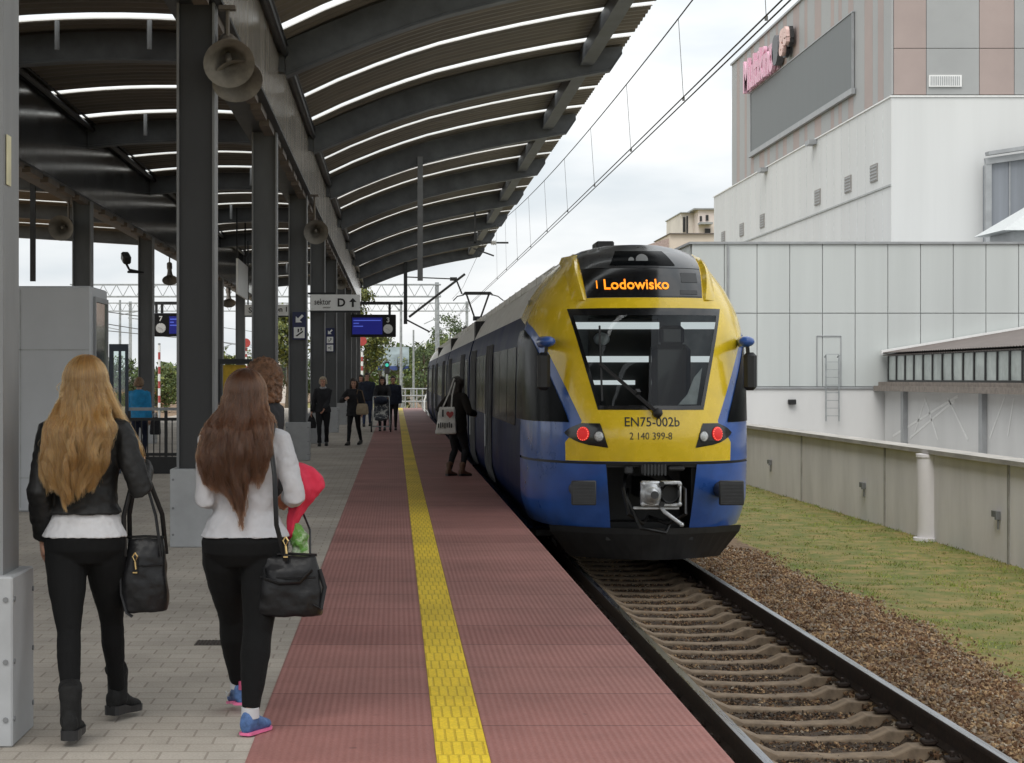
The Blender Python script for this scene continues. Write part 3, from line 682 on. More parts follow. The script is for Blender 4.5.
# ------------------------------------------------------------------ platform canopy
FR = [8.5 + 9.2*k for k in range(10)]                    # frames
CXA, CXB = -1.89, -6.09; MIDX = (CXA + CXB) / 2
RP = [(-1.6,4.91),(-1.0,5.16),(-.33,5.43),(.2,5.62),(.77,5.80),(1.5,5.98),(2.18,6.13),(3.0,6.29),(3.79,6.42),(4.5,6.50)]
def lerp_prof(pr, x): return float(np.interp(x, [p[0] for p in pr], [p[1] for p in pr]))
def roof_z(X):
    if X > -1.6: return 1.6 + lerp_prof(RP, X)
    if X < 2*MIDX + 1.6: return 1.6 + 4.88 + .06*(2*MIDX + 1.6 - X)
    u = (X - MIDX) / (-1.6 - MIDX); return 1.6 + 4.88 + .17 * (1 - u*u)
XE = 4.5
xs_r = [p[0] for p in RP]; 
xs_mid = list(np.linspace(2*MIDX+1.6, -1.6, 12)); xs_l = list(np.linspace(-14.6, 2*MIDX+1.6, 8))
YL = 70.0
can = thing('platform_canopy', 'long dark steel platform canopy with arched rafters and bright skylight slits', 'canopy', (MIDX, 8.5, 0))
CY0, CY1 = float(globals().get('CANOPY_START', 4.5)), 92.2
slits = []
for f in FR + [FR[-1]+9.2, FR[0]-9.2]:
    for c in (f-4.0, f-1.05): slits.append((c-.21, c+.21))
slits.sort()
sheets = MB(); sky_s = MB()
def corr(a, b_, xs):
    k = max(2, int((b_-a)/.085)); rows = []
    for i in range(k+1):
        y = a + (b_-a)*i/k; d = [0,.045,.045,0][i % 4]
        rows.append([(x, y, roof_z(x)+d) for x in xs])
    sheets.grid(rows, smooth=False); sheets.grid([[(p[0],p[1],p[2]+.012) for p in r] for r in rows], smooth=False, flip=True)
for xs in (xs_r, xs_mid, xs_l):
    y = CY0; e = YL if xs is xs_l else CY1
    for a, b_ in slits:
        if b_ < CY0 or b_ > e: continue
        if a > y: corr(y, a, xs)
        y = b_
    corr(y, e, xs)
for a, b_ in slits:
    if b_ < CY0 or b_ > CY1: continue
    mb = MB(); xx = (xs_l[:-1] if b_ < YL else []) + xs_mid[:-1] + xs_r
    mb.grid([[(x, yy, roof_z(x)+.02) for x in xx] for yy in (a, b_)], smooth=False)
    make('skylight_strip', mb, M['skylight'], can, recalc=False)
make('roof_sheet', sheets, M['roof_under'], can, recalc=False)
def rafter(y, xs, dep_fn, w_=.26):
    mb = MB(); rs = []
    for x in xs:
        zt = roof_z(x) - .03; zb = zt - dep_fn(x)
        rs.append([(x,y-w_/2,zb),(x,y+w_/2,zb),(x,y+w_/2,zb+.03),(x,y+w_/2-.03,zb+.04),(x,y+w_/2-.03,zt),(x,y-w_/2+.03,zt),(x,y-w_/2+.03,zb+.04),(x,y-w_/2,zb+.03)])
    mb.rings(rs, 0, False); return mb
dr = lambda x: float(np.interp(x, [-1.6, 3.6, 4.2, 4.42], [.52, .50, .46, .16]))
xr2 = list(np.linspace(-1.58, 4.2, 16)) + [4.42]
for y in FR:
    make('rafter', rafter(y, xr2, dr), M['rafter'], can)
    make('rafter', rafter(y, list(np.linspace(2*MIDX+1.6, -1.6, 10)), lambda x: .42), M['rafter'], can)
    if y < YL: make('rafter', rafter(y, list(np.linspace(-14.5, 2*MIDX+1.58, 8)), lambda x: .42), M['rafter'], can)
for X in (3.72,):
    for a, b_ in zip(FR[:-1], FR[1:]):
        mb = MB(); z = roof_z(X); mb.boxb(X-.13, X+.13, a+.14, b_-.14, z-.34, z-.05); make('edge_purlin', mb, M['rafter'], can)
for bi, (cx, sgn_) in enumerate(((CXA, 1), (CXB, -1))):
    x0, x1 = (-2.15, -1.69) if bi == 0 else (-6.40, -5.98)
    B0, B1 = (5.20, 6.32) if bi == 0 else (5.08, 6.45)
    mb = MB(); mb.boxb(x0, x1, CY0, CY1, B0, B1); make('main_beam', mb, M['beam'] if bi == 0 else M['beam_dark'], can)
    mb = MB(); mb.boxb(x0-.03, x1+.05, CY0, CY1, B0-.04, B0-.002); mb.boxb(x0-.03, x1+.05, CY0, CY1, B1+.002, B1+.05); make('beam_flange', mb, M['steel'], can)
    # wall upstand between beam and roof, with ducts
    mb = MB(); mb.boxb(x0+.08, x1-.06, CY0, CY1, B1+.052, 6.50)
    make('upstand', mb, M['steel'], can)
    mb = MB(); xx = x1 + .10; mb.tube([(xx, CY0, B1-.02),(xx, CY1, B1-.02)], .05, 8); mb.tube([(xx+.02, CY0, B1+.10),(xx+.02, CY1, B1+.10)], .025, 6)
    make('conduit', mb, M['black'], can)
    mb = MB(); y = CY0 + .8
    while y < CY1 - 1:
        mb.boxb(cx+.02, cx+.16, y, y+1.05, B0-.13, B0-.042); y += 1.55
    make('cable_tray', mb, pmat('tray_brown', (.13,.105,.085), .6, var=.3, scale=4) if 'tray_brown' not in MATS else MATS['tray_brown'], can)
for y in FR[1:]:                                           # short pendants under the middle bay
    for X in (-4.75, -3.45):
        mb = MB(); mb.tube([(X,y-.9,roof_z(X)-.01),(X,y-.9,roof_z(X)-.42)],.035,8); make('pendant', mb, M['steel_edge'], can)

# hanging posts under the canopy
hp = tag(make('drop_rod', MB().boxb(.55,.68,45.1,45.3,3.98,7.0), M['steel_edge'], origin=(.61,45.2,7.0)), 'short grey post hanging from a canopy rafter over the red paving', 'hanging post')

M['column_dark'] = pmat('column_tone_dark', (.030,.031,.033), .5, var=.2, scale=2.5, stretch=(1,1,.3))  # same finish in a darker tone, for one column only
hp2 = tag(make('drop_rod', MB().boxb(-8.86,-8.74,44.9,45.02,3.95,6.8), M['steel'], origin=(-8.8,45,6.8)), 'dark post hanging from the far canopy wing above the grey kiosk', 'hanging post')
# ------------------------------------------------------------------ columns
def column(cx, y, label, grp, light=False):
    if light: y -= .26
    root = thing('canopy_column', label, 'column', (cx, y, 0), 0, grp)
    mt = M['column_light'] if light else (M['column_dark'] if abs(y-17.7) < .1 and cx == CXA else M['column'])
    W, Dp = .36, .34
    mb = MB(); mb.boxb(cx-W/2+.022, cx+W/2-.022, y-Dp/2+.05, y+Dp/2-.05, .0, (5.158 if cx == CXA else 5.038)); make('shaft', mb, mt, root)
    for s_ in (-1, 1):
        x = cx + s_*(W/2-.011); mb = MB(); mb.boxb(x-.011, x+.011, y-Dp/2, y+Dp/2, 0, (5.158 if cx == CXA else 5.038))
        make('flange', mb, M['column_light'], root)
    pb = .235; mb = MB(); mb.box((cx, y, .37), (pb*2, pb*2, .74), bev=.008); pl_ = make('plinth', mb, M['plinth'], root)
    mb = MB()
    for s_ in (-1,1):
        for z in (.12,.37,.64): mb.lathe([(.012,0),(.012,.006)], (cx+s_*(pb-.03), y-pb, z), (0,-1,0), 8); mb.lathe([(.012,0),(.012,.006)], (cx+pb, y+s_*(pb-.03), z), (1,0,0), 8)
    make('rivet', mb, M['steel_edge'], pl_)
    return root
labsA = ['pale grey column cut by the left photo edge, with a yellowed sticker', 'thick dark column with a pale plinth and two horn speakers above it', 'grey column right behind the brunette woman, next after the thick dark one',
         'column wearing the larger blue arrow sign', 'column behind the white sector sign and the grey haired woman', 'column wearing the smaller blue sign with three pictograms', 'column just past the one with the small three pictogram sign', 'column whose top meets the hanging blue train display',
         'second last column of the row beside the red paving', 'farthest column of the row beside the red paving']
for k, y in enumerate(FR):
    c = column(CXA, y, labsA[k], 'canopy columns beside the red paving', light=(k == 0))
    if k == 0:
        mb = MB(); mb.boxb(CXA+.183, CXA+.187, 8.12, 8.21, 2.45, 2.67); make('sticker', mb, pmat('old_sticker', (.62,.58,.38), .6), c)
        mb = MB(); mb.boxb(CXA-.05, CXA+.02, 8.3, 8.327, 2.4, 2.7)
labsB = {3:'dark column above the grey kiosk', 4:'dark column behind the person in the blue jacket', 5:'far row column hidden by the thick dark column', 6:'far row column just right of the thick dark column', 7:'far row column by the horn speaker beside the yellow board',
         8:'far row column left of the white numbered platform sign', 9:'farthest column of the far row behind the white numbered sign', 2:'far row column outside the left photo edge, behind the kiosk'}
for k, y in enumerate(FR):
    if k >= 2: column(CXB, y, labsB[k], 'canopy columns of the far row')

# ------------------------------------------------------------------ horn loudspeakers
M['horn_in'] = pmat('horn_inside', (.20,.185,.16), .6, var=.3, scale=5); M['horn_out'] = pmat('horn_outside', (.17,.145,.12), .6, var=.3, scale=6)
def horn(mb_out, mb_in, mb_drv, c, d, r, ln):
    c, d = Vector(c), Vector(d).normalized()
    po = [(.28*r,-ln),(.30*r,-.75*ln),(.36*r,-.5*ln),(.5*r,-.28*ln),(.74*r,-.1*ln),(r,0),(r*1.03,.012)]
    mb_out.lathe(po, c, d, 28, cap=False)
    pi_ = [(r*1.03,.012),(r*.97,.004),(.72*r,-.09*ln),(.48*r,-.27*ln),(.33*r,-.5*ln),(.02,-.62*ln)]
    mb_in.lathe(pi_, c, d, 28, cap=False)
    mb_in.lathe([(.02,-.55*ln),(.115*r,-.5*ln),(.13*r,-.2*ln),(.09*r,-.14*ln),(.0,-.13*ln)], c, d, 14, cap=False)
    mb_drv.lathe([(.0,-1.5*ln),(.30*r,-1.5*ln),(.36*r,-1.45*ln),(.36*r,-1.05*ln),(.28*r,-.98*ln)], c, d, 18)
def speaker(label, c, dirs, r, bracket_to, ln=None):
    ln = ln or r*1.9
    root = thing('horn_speaker', label, 'loudspeaker', c, 0, 'horn loudspeakers under the canopy')
    for dd, off in dirs:
        a, b_, d_ = MB(), MB(), MB(); cc = Vector(c)+Vector(off); horn(a, b_, d_, cc, dd, r, ln)
        h = make('horn', a, M['horn_out'], root, recalc=False); make('horn_throat', b_, M['horn_in'], h, recalc=False); make('driver', d_, M['horn_out'], h)
    mb = MB(); bk = Vector(c) - Vector(dirs[0][0]).normalized()*ln*1.2
    mb.tube([bk, (bk.x, bk.y, bracket_to)], .02, 6); mb.box((bk.x, bk.y, bracket_to-.02), (.16,.12,.04)); make('bracket', mb, M['horn_out'], root)
c = P(229, 63, 17.2); speaker('large pair of beige horn speakers on the thick dark column', c, (((.12,-1,-.55),(0,0,0)),((.2,-.9,-.85),(.06,.20,-.13))), .232, 5.15)
c = P(316, 232, 35.3); speaker('beige horn speaker above the blue arrow sign', c, (((.1,-1,-.3),(0,0,0)),), .23, 5.15)
c = P(341, 283, 62); speaker('small far horn speaker above the white sector sign', c, (((.1,-1,-.3),(0,0,0)),), .22, 5.15)
c = P(61, 228, 35.5); speaker('dark horn speaker left, beside the column above the kiosk', c, (((-.1,-1,-.2),(0,0,0)),), .24, 5.15)
c = P(170, 280, 53); speaker('dark horn speaker pointing down left of the thick dark column', c, (((.1,-.6,-.8),(0,0,0)),), .22, 5.15)
c = P(229, 303, 71); speaker('dark horn speaker pointing down above the yellow board', c, (((.1,-.6,-.8),(0,0,0)),), .26, 5.15)
# ------------------------------------------------------------------ the train
M['t_yellow'] = pmat('train_yellow', (.82,.57,.018), .26, var=.10, scale=3.5, lo=.25, hi=.6, coat=.6, spec=.5)
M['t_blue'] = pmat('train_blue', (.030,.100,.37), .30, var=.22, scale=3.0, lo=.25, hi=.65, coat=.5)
M['t_side'] = pmat('train_blue_shaded', (.007,.014,.052), .42, var=.3, scale=1.0, coat=.0, spec=.05)  # deeper copy of the train blue, canopy shade put into the colour
M['t_roof'] = pmat('train_roof', (.66,.64,.60), .40, var=.0, scale=5, stretch=(1,.35,1), col2=(.80,.79,.75))
M['t_black'] = pmat('train_black_panel', (.010,.011,.013), .16, var=.2, coat=.4)
M['t_dark'] = pmat('train_dark_grey', (.045,.046,.048), .55, var=.2)
M['t_silver'] = pmat('coupler_silver', (.55,.56,.57), .38, metal=.5, var=.2, scale=14)
M['t_glass'] = glassmat('windscreen_glass', (.66,.70,.70), .015, 1.45, refl=(.55,.57,.60), extra=.0)
M['t_sglass'] = pmat('side_glass', (.004,.005,.006), .20, var=.2, coat=.0, spec=.03)
M['lamp_red'] = emis('red_lamp', (.60,.02,.02), .45)
M['lamp_clear'] = pmat('clear_lamp', (.62,.64,.64), .15, var=.3, scale=40, coat=1)
M['led'] = emis('orange_led', (1.0,.30,.015), 1.1)
TW = [(.30,1.16),(.6,1.33),(.85,1.41),(1.3,1.42),(2.3,1.41),(2.84,1.395),(3.05,1.345),(3.216,1.29),(3.47,1.165),(3.745,.96),(3.91,.79),(3.99,.62),(4.04,.36),(4.055,0)]
TY = [(.3,22.1),(.6,22.0),(1.0,21.9),(1.356,21.85),(1.7,21.82),(2.02,21.90),(2.6,22.08),(3.18,22.28),(3.36,22.41),(3.667,22.62),(3.8,22.78),(3.9,22.97),(3.97,23.18),(4.03,23.5),(4.1,23.5)]
YB = 24.0
def smooth_interp(pts, h):
    return float(np.interp(h, [p[0] for p in pts], [p[1] for p in pts]))
def Wd(h): return sum(smooth_interp(TW, h+d) for d in (-.05,-.025,0,.025,.05))/5 if h < 3.85 else smooth_interp(TW, h)
def Y0(h): return sum(smooth_interp(TY, h+d) for d in (-.09,-.045,0,.045,.09))/5
def fy(x, h):
    wv = max(Wd(h), .02); tt = min(abs(x)/wv, 1.0); p = 2.5
    return Y0(h) + (YB - Y0(h)) * (1 - max(0, 1 - tt**p)**(1/p))
def tp(x, y, h): return Vector((TX + x, y, h + RZ))
def fpt(x, h, off=0):
    y = fy(x, h)
    if off:
        wv = Wd(h); e = .01; xa, xb = max(-wv, x-e), min(wv, x+e)
        yx = max(-8, min(8, (fy(xb,h)-fy(xa,h))/max(1e-4, xb-xa))); yh = max(-4, min(4, (fy(x,h+e)-fy(x,h-e))/(2*e)))
        n = Vector((yx, -1, yh)).normalized(); return tp(x, y, h) + n*off
    return tp(x, y, h)
def strip(mb, hs, fa, fb, nc=14, off=0, mi=0):
    rows = []
    for h in hs:
        wv = Wd(h); a = max(-1, min(1, fa(h)/wv)); b_ = max(-1, min(1, fb(h)/wv)); ta, tb_ = math.asin(a), math.asin(b_)
        rows.append([fpt(wv*math.sin(ta+(tb_-ta)*j/nc), h, off) for j in range(nc+1)])
    mb.grid(rows, mi, True)
def lin(pts): return lambda h: float(np.interp(h, [p[0] for p in pts], [p[1] for p in pts]))
def hr(a, b_, n): return list(np.linspace(a, b_, n+1))
train = thing('passenger_train', 'yellow and blue passenger train standing at the platform, tail lamps lit red', 'train', (TX, 22, RZ))
wsb, wst = 1.98, 3.20
wsw = lin([(wsb,.625),(wst,.93)])                        # windscreen half width
# --- nose shell (opening for the windscreen and the coupler recess)
mb = MB()
rec = lin([(.58,.47),(1.34,.54)])
strip(mb, hr(.56,1.335,12), lambda h:-Wd(h), lambda h:-rec(h), 16); strip(mb, hr(.56,1.335,12), rec, Wd, 16)
strip(mb, hr(1.365,wsb,10), lambda h:-Wd(h), Wd, 44)
strip(mb, hr(wsb,wst,20), lambda h:-Wd(h), lambda h:-wsw(h), 20); strip(mb, hr(wsb,wst,20), wsw, Wd, 20)
strip(mb, hr(wst,4.045,30), lambda h:-Wd(h), Wd, 44)
nose = make('nose_shell', mb, M['t_blue'], train)
mb = MB(); strip(mb, [1.33,1.37], lambda h:-Wd(h)+.0, Wd, 44, -.015); make('seam', mb, M['black'], nose)
# --- yellow mask
ymask = lin([(1.365,.985),(1.60,.99),(1.70,.90),(1.83,.80),(2.70,1.165),(2.95,1.28),(3.05,1.33),(3.10,1.34),(3.4,1.3)])
mb = MB(); e = .007
ym = lambda h: min(ymask(h), Wd(h))
strip(mb, hr(1.372,wsb-.0,14), lambda h:-ym(h), ym, 40, e)
strip(mb, hr(wsb,wst,24), lambda h:-ym(h), lambda h:-wsw(h), 16, e); strip(mb, hr(wsb,wst,24), wsw, ym, 16, e)
dw = lin([(3.33,.70),(3.69,.735),(3.9,.73),(4.05,.5)])
strip(mb, hr(wst,3.33,4), lambda h:-ym(h), ym, 40, e)
strip(mb, hr(3.33,3.9,14), lambda h:-min(Wd(h),1.4), lambda h:-dw(h), 12, e); strip(mb, hr(3.33,3.9,14), dw, lambda h:min(Wd(h),1.4), 12, e)
# shoulder running back over the roof edge
for s_ in (-1, 1):
    rows = []
    for y in np.linspace(YB-.02, 25.4, 8):
        hb = 3.05 + (y-YB)*.09
        rows.append([tp(s_*(Wd(h)+.007), y, h) for h in np.linspace(hb, 3.93, 16)])
    mb.grid(rows)
make('yellow_mask', mb, M['t_yellow'], train)
# pressed ridges either side of the display
for s_ in (-1, 1):
    mb = MB(); rows = []
    for k in range(9):
        h = 3.30 + .62*k/8; x = dw(h) + .012; r = .012 + .05*math.sin(math.pi*k/8)**.8
        rows.append([fpt(s_*(x), h, .004), fpt(s_*(x+.02), h, r+.012), fpt(s_*(x+.05), h, r+.012), fpt(s_*(x+.17), h, .006)])
    mb.grid(rows); make('pressed_ridge', mb, M['t_yellow'], train)
# --- windscreen
mb = MB(); f1 = lambda h: wsw(h)-.0
strip(mb, hr(wsb,wsb+.05,2), lambda h:-f1(h), f1, 24, .010); strip(mb, hr(wst-.085,wst,3), lambda h:-f1(h), f1, 24, .010)
strip(mb, hr(wsb+.05,wst-.085,14), lambda h:-f1(h), lambda h:-f1(h)+.045, 2, .010); strip(mb, hr(wsb+.05,wst-.085,14), lambda h:f1(h)-.045, f1, 2, .010)
ws = make('windscreen_surround', mb, M['t_black'], train)
mb = MB(); strip(mb, hr(wsb+.05,wst-.085,16), lambda h:-f1(h)+.045, lambda h:f1(h)-.045, 24, .006); make('windscreen', mb, M['t_glass'], ws)
# --- cab interior
M['bar_glow'] = emis('glow_bar_white', (.80,.85,.86), .8); M['cab'] = pmat('cab_grey', (.16,.17,.175), .7, var=.2); M['cab_light'] = pmat('cab_pale', (.55,.57,.57), .6)
mb = MB(); mb.boxb(TX-1.25, TX+1.25, 24.8, 24.86, RZ+1.3, RZ+3.4); mb.boxb(TX-.9, TX+.9, 22.6, 24.7, RZ+1.42, RZ+1.47); mb.boxb(TX-.85, TX+.85, 23.2, 24.7, RZ+3.28, RZ+3.31)
cabw = make('cab_interior', mb, M['cab'], train)
mb = MB(); mb.box((TX, 22.55, RZ+1.86), (1.5,.7,.16), (.25,0,0), bev=.04); mb.box((TX-.05,22.45,RZ+1.98),(.34,.12,.10), bev=.03); make('driver_desk', mb, M['black'], cabw)
for x0, x1, h0, h1, y in ((-.70,.46,3.01,3.10,24.5),(.76,1.25,3.01,3.10,24.5),(-.58,.32,2.57,2.65,24.5),(.64,1.15,2.57,2.65,24.5),(-.42,.14,2.27,2.33,24.5)):  # added glowing bars stand in for bright bars reflected in the windscreen
    mb = MB(); mb.boxb(TX+x0, TX+x1, y, y+.1, RZ+h0, RZ+h1); make('glow_bar', mb, M['bar_glow'], cabw)
mb = MB(); mb.boxb(TX-.46, TX+.46, 24.60, 24.69, RZ+1.4, RZ+3.15); make('cab_door', mb, M['black'], cabw)
for sx in (.36,):
    st = MB(); st.box((TX+sx+.12, 23.6, RZ+2.36), (.50,.16,.86), bev=.07); st.box((TX+sx+.12, 23.55, RZ+2.90), (.32,.12,.26), bev=.05); st.box((TX+sx+.12,23.35,RZ+1.95),(.52,.5,.14),bev=.05); make('driver_seat', st, M['t_black'], cabw)
mb = MB(); mb.ell((TX-.50, 22.75, RZ+2.84), (.10,.05,.08), rot=(0,0,0)); make('sun_visor', mb, M['cab_light'], cabw)
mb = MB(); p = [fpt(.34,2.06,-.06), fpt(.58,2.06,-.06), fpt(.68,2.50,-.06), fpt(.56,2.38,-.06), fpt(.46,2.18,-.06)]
mb.add(p + [q + Vector((0,.012,0)) for q in p], [(0,1,2,3,4),(9,8,7,6,5)] + [(i,(i+1)%5,(i+1)%5+5,i+5) for i in range(5)]); make('reflection_patch', mb, M['cab_light'], cabw)  # pale plate added for the bright reflection patch in the glass
# --- destination display and dome
mb = MB(); strip(mb, hr(3.335,3.72,4), lambda h:-dw(h), dw, 24, .009); make('display_surround', mb, M['t_black'], train)
mb = MB(); strip(mb, hr(3.345,3.69,6), lambda h:-dw(h)+.01, lambda h:dw(h)-.01, 24, .012); dd = make('destination_display', mb, M['t_black'], train)
mb = MB(); strip(mb, hr(3.705,4.03,14), lambda h:-min(dw(h),Wd(h)), lambda h:min(dw(h),Wd(h)), 24, .012)
Hx = lambda x: float(np.interp(abs(x), [0,.36,.62,.79,.96], [4.055,4.04,3.99,3.91,3.745]))
mb.grid([[tp(x, y, Hx(x)+.012) for x in np.linspace(-.72,.72,17)] for y in np.linspace(YB-.05, 25.4, 6)])
dome = make('dark_dome', mb, pmat('dome_dark_grey', (.035,.037,.04), .3, var=.2, coat=.4), train)
mb = MB(); strip(mb, hr(3.73,3.93,4), lambda h:-.40+.55*(h-3.73), lambda h:.40-.55*(h-3.73), 10, .018); dg_ = make('dome_window', mb, M['t_sglass'], dome)
mb = MB(); c = fpt(0.0,3.80,.018); mb.lathe([(.04,0),(.07,.004),(.075,.010),(.055,.012)], c, (0,-1,.25), 18); c2 = fpt(-.13,3.80,.018); mb.lathe([(.035,0),(.035,.008)], c2, (0,-1,.25), 12); make('dome_lamp', mb, M['greymetal'], dome)
mb = MB(); 
text_mb(mb, 'Lodowisko', tp(-.10, 22.46, 3.49), .21, (1,0,0), Vector((0,.55,.85)).normalized(), .004, bold=.0022, wid=.775)
q = [tp(-.575,22.475,3.44), tp(-.562,22.475,3.44), tp(-.562,22.55,3.54), tp(-.575,22.55,3.54)]
mb.add(q + [v + Vector((0,.01,0)) for v in q], [(0,1,2,3),(7,6,5,4),(0,4,5,1),(1,5,6,2),(2,6,7,3),(3,7,4,0)])
# snap the lettering to stand just off the display surface
nv = []
for v in mb.v:
    x, h = v[0]-TX, v[2]-RZ; nv.append(tuple(fpt(x, h, .020)))
mb.v = nv; make('lettering', mb, M['led'], dd, recalc=False)
mb = MB(); strip(mb, [3.37,3.42], lambda h:.42, lambda h:.64, 4, .016); strip(mb, [3.52,3.64], lambda h:.45, lambda h:.66, 4, .016); make('display_reflector', mb, M['t_dark'], dd)
# --- fleet numbers
def on_nose(mb, off):
    mb.v = [tuple(fpt(v[0]-TX, v[2]-RZ, off)) for v in mb.v]; return mb
mb = MB(); text_mb(mb, 'EN75-002b', tp(0,22,1.84), .155, extrude=0, bold=.001, wid=.645); make('fleet_number', on_nose(mb, .010), M['black'], train, recalc=False)
mb = MB(); text_mb(mb, '2 140 399-8', tp(-.02,22,1.675), .120, extrude=0, wid=.50); make('serial_number', on_nose(mb, .010), M['black'], train, recalc=False)
# --- lamps
for s_ in (-1, 1):
    poly = [(.51,1.535),(.60,1.815),(.80,1.822),(.92,1.775),(1.0,1.71),(.97,1.665),(.86,1.60),(.70,1.555)]
    mb = MB(); n = 10; hs_ = hr(1.536,1.82,10)
    lo_ = lin([(1.535,.512),(1.815,.60),(1.822,.61)]); hi_ = lin([(1.535,.53),(1.555,.70),(1.60,.86),(1.665,.97),(1.71,1.0),(1.775,.92),(1.822,.80)])
    if s_ > 0: strip(mb, hs_, lo_, hi_, 8, .013)
    else: strip(mb, hs_, lambda h:-hi_(h), lambda h:-lo_(h), 8, .013)
    hc_ = make('headlight_cluster', mb, M['t_black'], train)
    for x, h, r, nm, mt in ((.79,1.695,.084,'red_lamp',M['lamp_red']),(.615,1.668,.058,'white_lamp',M['lamp_clear'])):
        c = fpt(s_*x, h, .010); nrm = (fpt(s_*x, h, .05) - fpt(s_*x, h, 0)).normalized()
        mb = MB(); mb.lathe([(r,0),(r,.010),(r*.8,.022),(r*.4,.028),(.001,.029)], c, nrm, 24, cap=False); lp = make(nm, mb, mt, hc_)
        if nm == 'red_lamp':
            mb = MB(); a = nrm.cross(Vector((0,0,1))).normalized(); b_ = a.cross(nrm)
            for rr, cnt in ((.028,6),(.056,11),(.073,16)):
                for k in range(cnt):
                    t_ = 6.283*k/cnt; mb.ell(c + nrm*.026*(1-.5*rr/.08) + a*rr*math.cos(t_) + b_*rr*math.sin(t_), (.007,.007,.007), 6, 4)
            make('lamp_led', mb, emis('red_lamp_dot', (1,.17,.11), 1.7) if 'rdot' not in M else M['rdot'], lp)
        else:
            mb = MB(); mb.lathe([(r*1.12,-.003),(r*1.15,.012),(r*1.0,.014)], c, nrm, 24, cap=False); make('lamp_rim', mb, M['t_dark'], lp)
# --- dark quarter windows wrapping round the cab corner
for s_ in (-1, 1):
    mb = MB(); ax = lin([(1.82,.945),(1.9,.965),(2.0,1.0),(2.72,1.275),(2.98,1.37)])
    hs_ = hr(1.83,2.98,14)
    if s_ > 0: strip(mb, hs_, lambda h:min(ax(h),Wd(h)-.001), lambda h:Wd(h), 10, .009)
    else: strip(mb, hs_, lambda h:-Wd(h), lambda h:-min(ax(h),Wd(h)-.001), 10, .009)
    mb.grid([[tp(s_*(Wd(h)+.009), y, h) for h in hs_] for y in (YB-.01, 24.3, 24.7)])
    make('quarter_window', mb, M['t_sglass'], train)
# --- mirrors
for s_ in (-1, 1):
    mb = MB(); c = tp(s_*1.20, 22.32, 2.80); mb.ell(c, (.10,.09,.065), 14, 9); mb.tube([c, tp(s_*1.23, 22.75, 2.80)], [.06,.075], 10)
    pod = make('mirror_pod', mb, M['t_blue'], train)
    mb = MB(); mb.box(tp(s_*1.245, 22.34, 2.44), (.155,.12,.46), bev=.04); mb.bar(tp(s_*1.22,22.33,2.66), tp(s_*1.21,22.32,2.76), .04); make('mirror', mb, M['black'], pod)
# --- wiper
a, b_ = fpt(.06,1.935,.05), fpt(-.58,2.53,.03)
mb = MB(); mb.bar(a, b_, .05, .035); mb.bar(fpt(-.18,2.20,.035), fpt(-.16,2.16,.05), .06); mb.lathe([(.06,-.05),(.055,.03),(.03,.05)], a, (0,-1,.1), 14)
wp = make('wiper', mb, M['black'], train)
mb = MB(); mb.bar(fpt(-.57,2.98,.022), fpt(-.57,2.08,.022), .022, .03); make('wiper_blade', mb, M['black'], wp)
# --- coupler recess, coupler, buffers, plough
mb = MB()
for a0, b0, a1, b1, y0, y1 in ((-.56,.60,-.5,1.33,22.12,23.0),(.5,.60,.56,1.33,22.12,23.0),(-.56,1.30,.56,1.345,21.98,23.0),(-.56,.42,.56,1.34,23.0,23.05),(-.52,.42,.52,.46,22.1,23.0)):
    mb.boxb(TX+a0, TX+a1, y0, y1, RZ+b0, RZ+b1)
rc = make('coupler_recess', mb, M['black'], train)
mb = MB(); mb.box(tp(.02,21.93,1.275), (.30,.16,.13), bev=.02)
for k in range(7): mb.boxb(TX-.10+k*.04, TX-.08+k*.04, 21.83, 21.86, RZ+1.21, RZ+1.34)
mb.box(tp(-.27,21.94,1.27), (.10,.10,.10), bev=.02); mb.box(tp(.29,21.94,1.29), (.20,.10,.06), bev=.02)
make('electric_head', mb, M['t_dark'], rc)
CYf = 21.12; cz = 1.035
mb = MB(); ccx = .0
mb.box(tp(ccx-.115,CYf+.06,cz), (.225,.12,.29), bev=.02); 
# frame round the funnel mouth on the right half
for dx, dz, sx, sz in ((.115,.125,.23,.04),(.115,-.125,.23,.04),(.215,0,.03,.22)): mb.box(tp(ccx+dx,CYf+.06,cz+dz), (sx,.12,sz), bev=.01)
mb.box(tp(ccx-.05,CYf+.08,cz-.165), (.52,.08,.03), bev=.008)
mb.lathe([(.125,0),(.115,.03),(.085,.05),(.085,.09),(.055,.14),(.025,.17)], tp(ccx-.115,CYf,cz), (0,-1,0), 24)
for dx, dz in ((-.21,.115),(-.21,-.115),(0,.12),(0,-.12),(.21,.115),(.21,-.115)): mb.lathe([(.024,0),(.024,.02),(.012,.026)], tp(ccx+dx,CYf,cz+dz), (0,-1,0), 10)
cp = make('coupler', mb, M['t_silver'], train)
mb = MB(); mb.lathe([(.105,.10),(.105,.0),(.09,-.005)], tp(ccx+.105,CYf+.06,cz), (0,-1,0), 24, cap=False); mb.lathe([(.002,0),(.108,0)], tp(ccx+.105,CYf+.10,cz), (0,-1,0), 24, cap=False); mb.boxb(TX-.10,TX+.10,CYf+.12,23.0,RZ+.92,RZ+1.14)
for dx, dz in ((0,.105),(0,-.105)): mb.lathe([(.032,0),(.032,.008)], tp(ccx,CYf-.026,cz+dz*1.1), (0,-1,0), 12)
make('coupler_socket', mb, M['black'], cp)
mb = MB(); mb.lathe([(.045,0),(.045,.01)], tp(ccx-.10,CYf-.17,cz), (0,-1,0), 16); make('cone_tip', mb, M['t_dark'], cp)
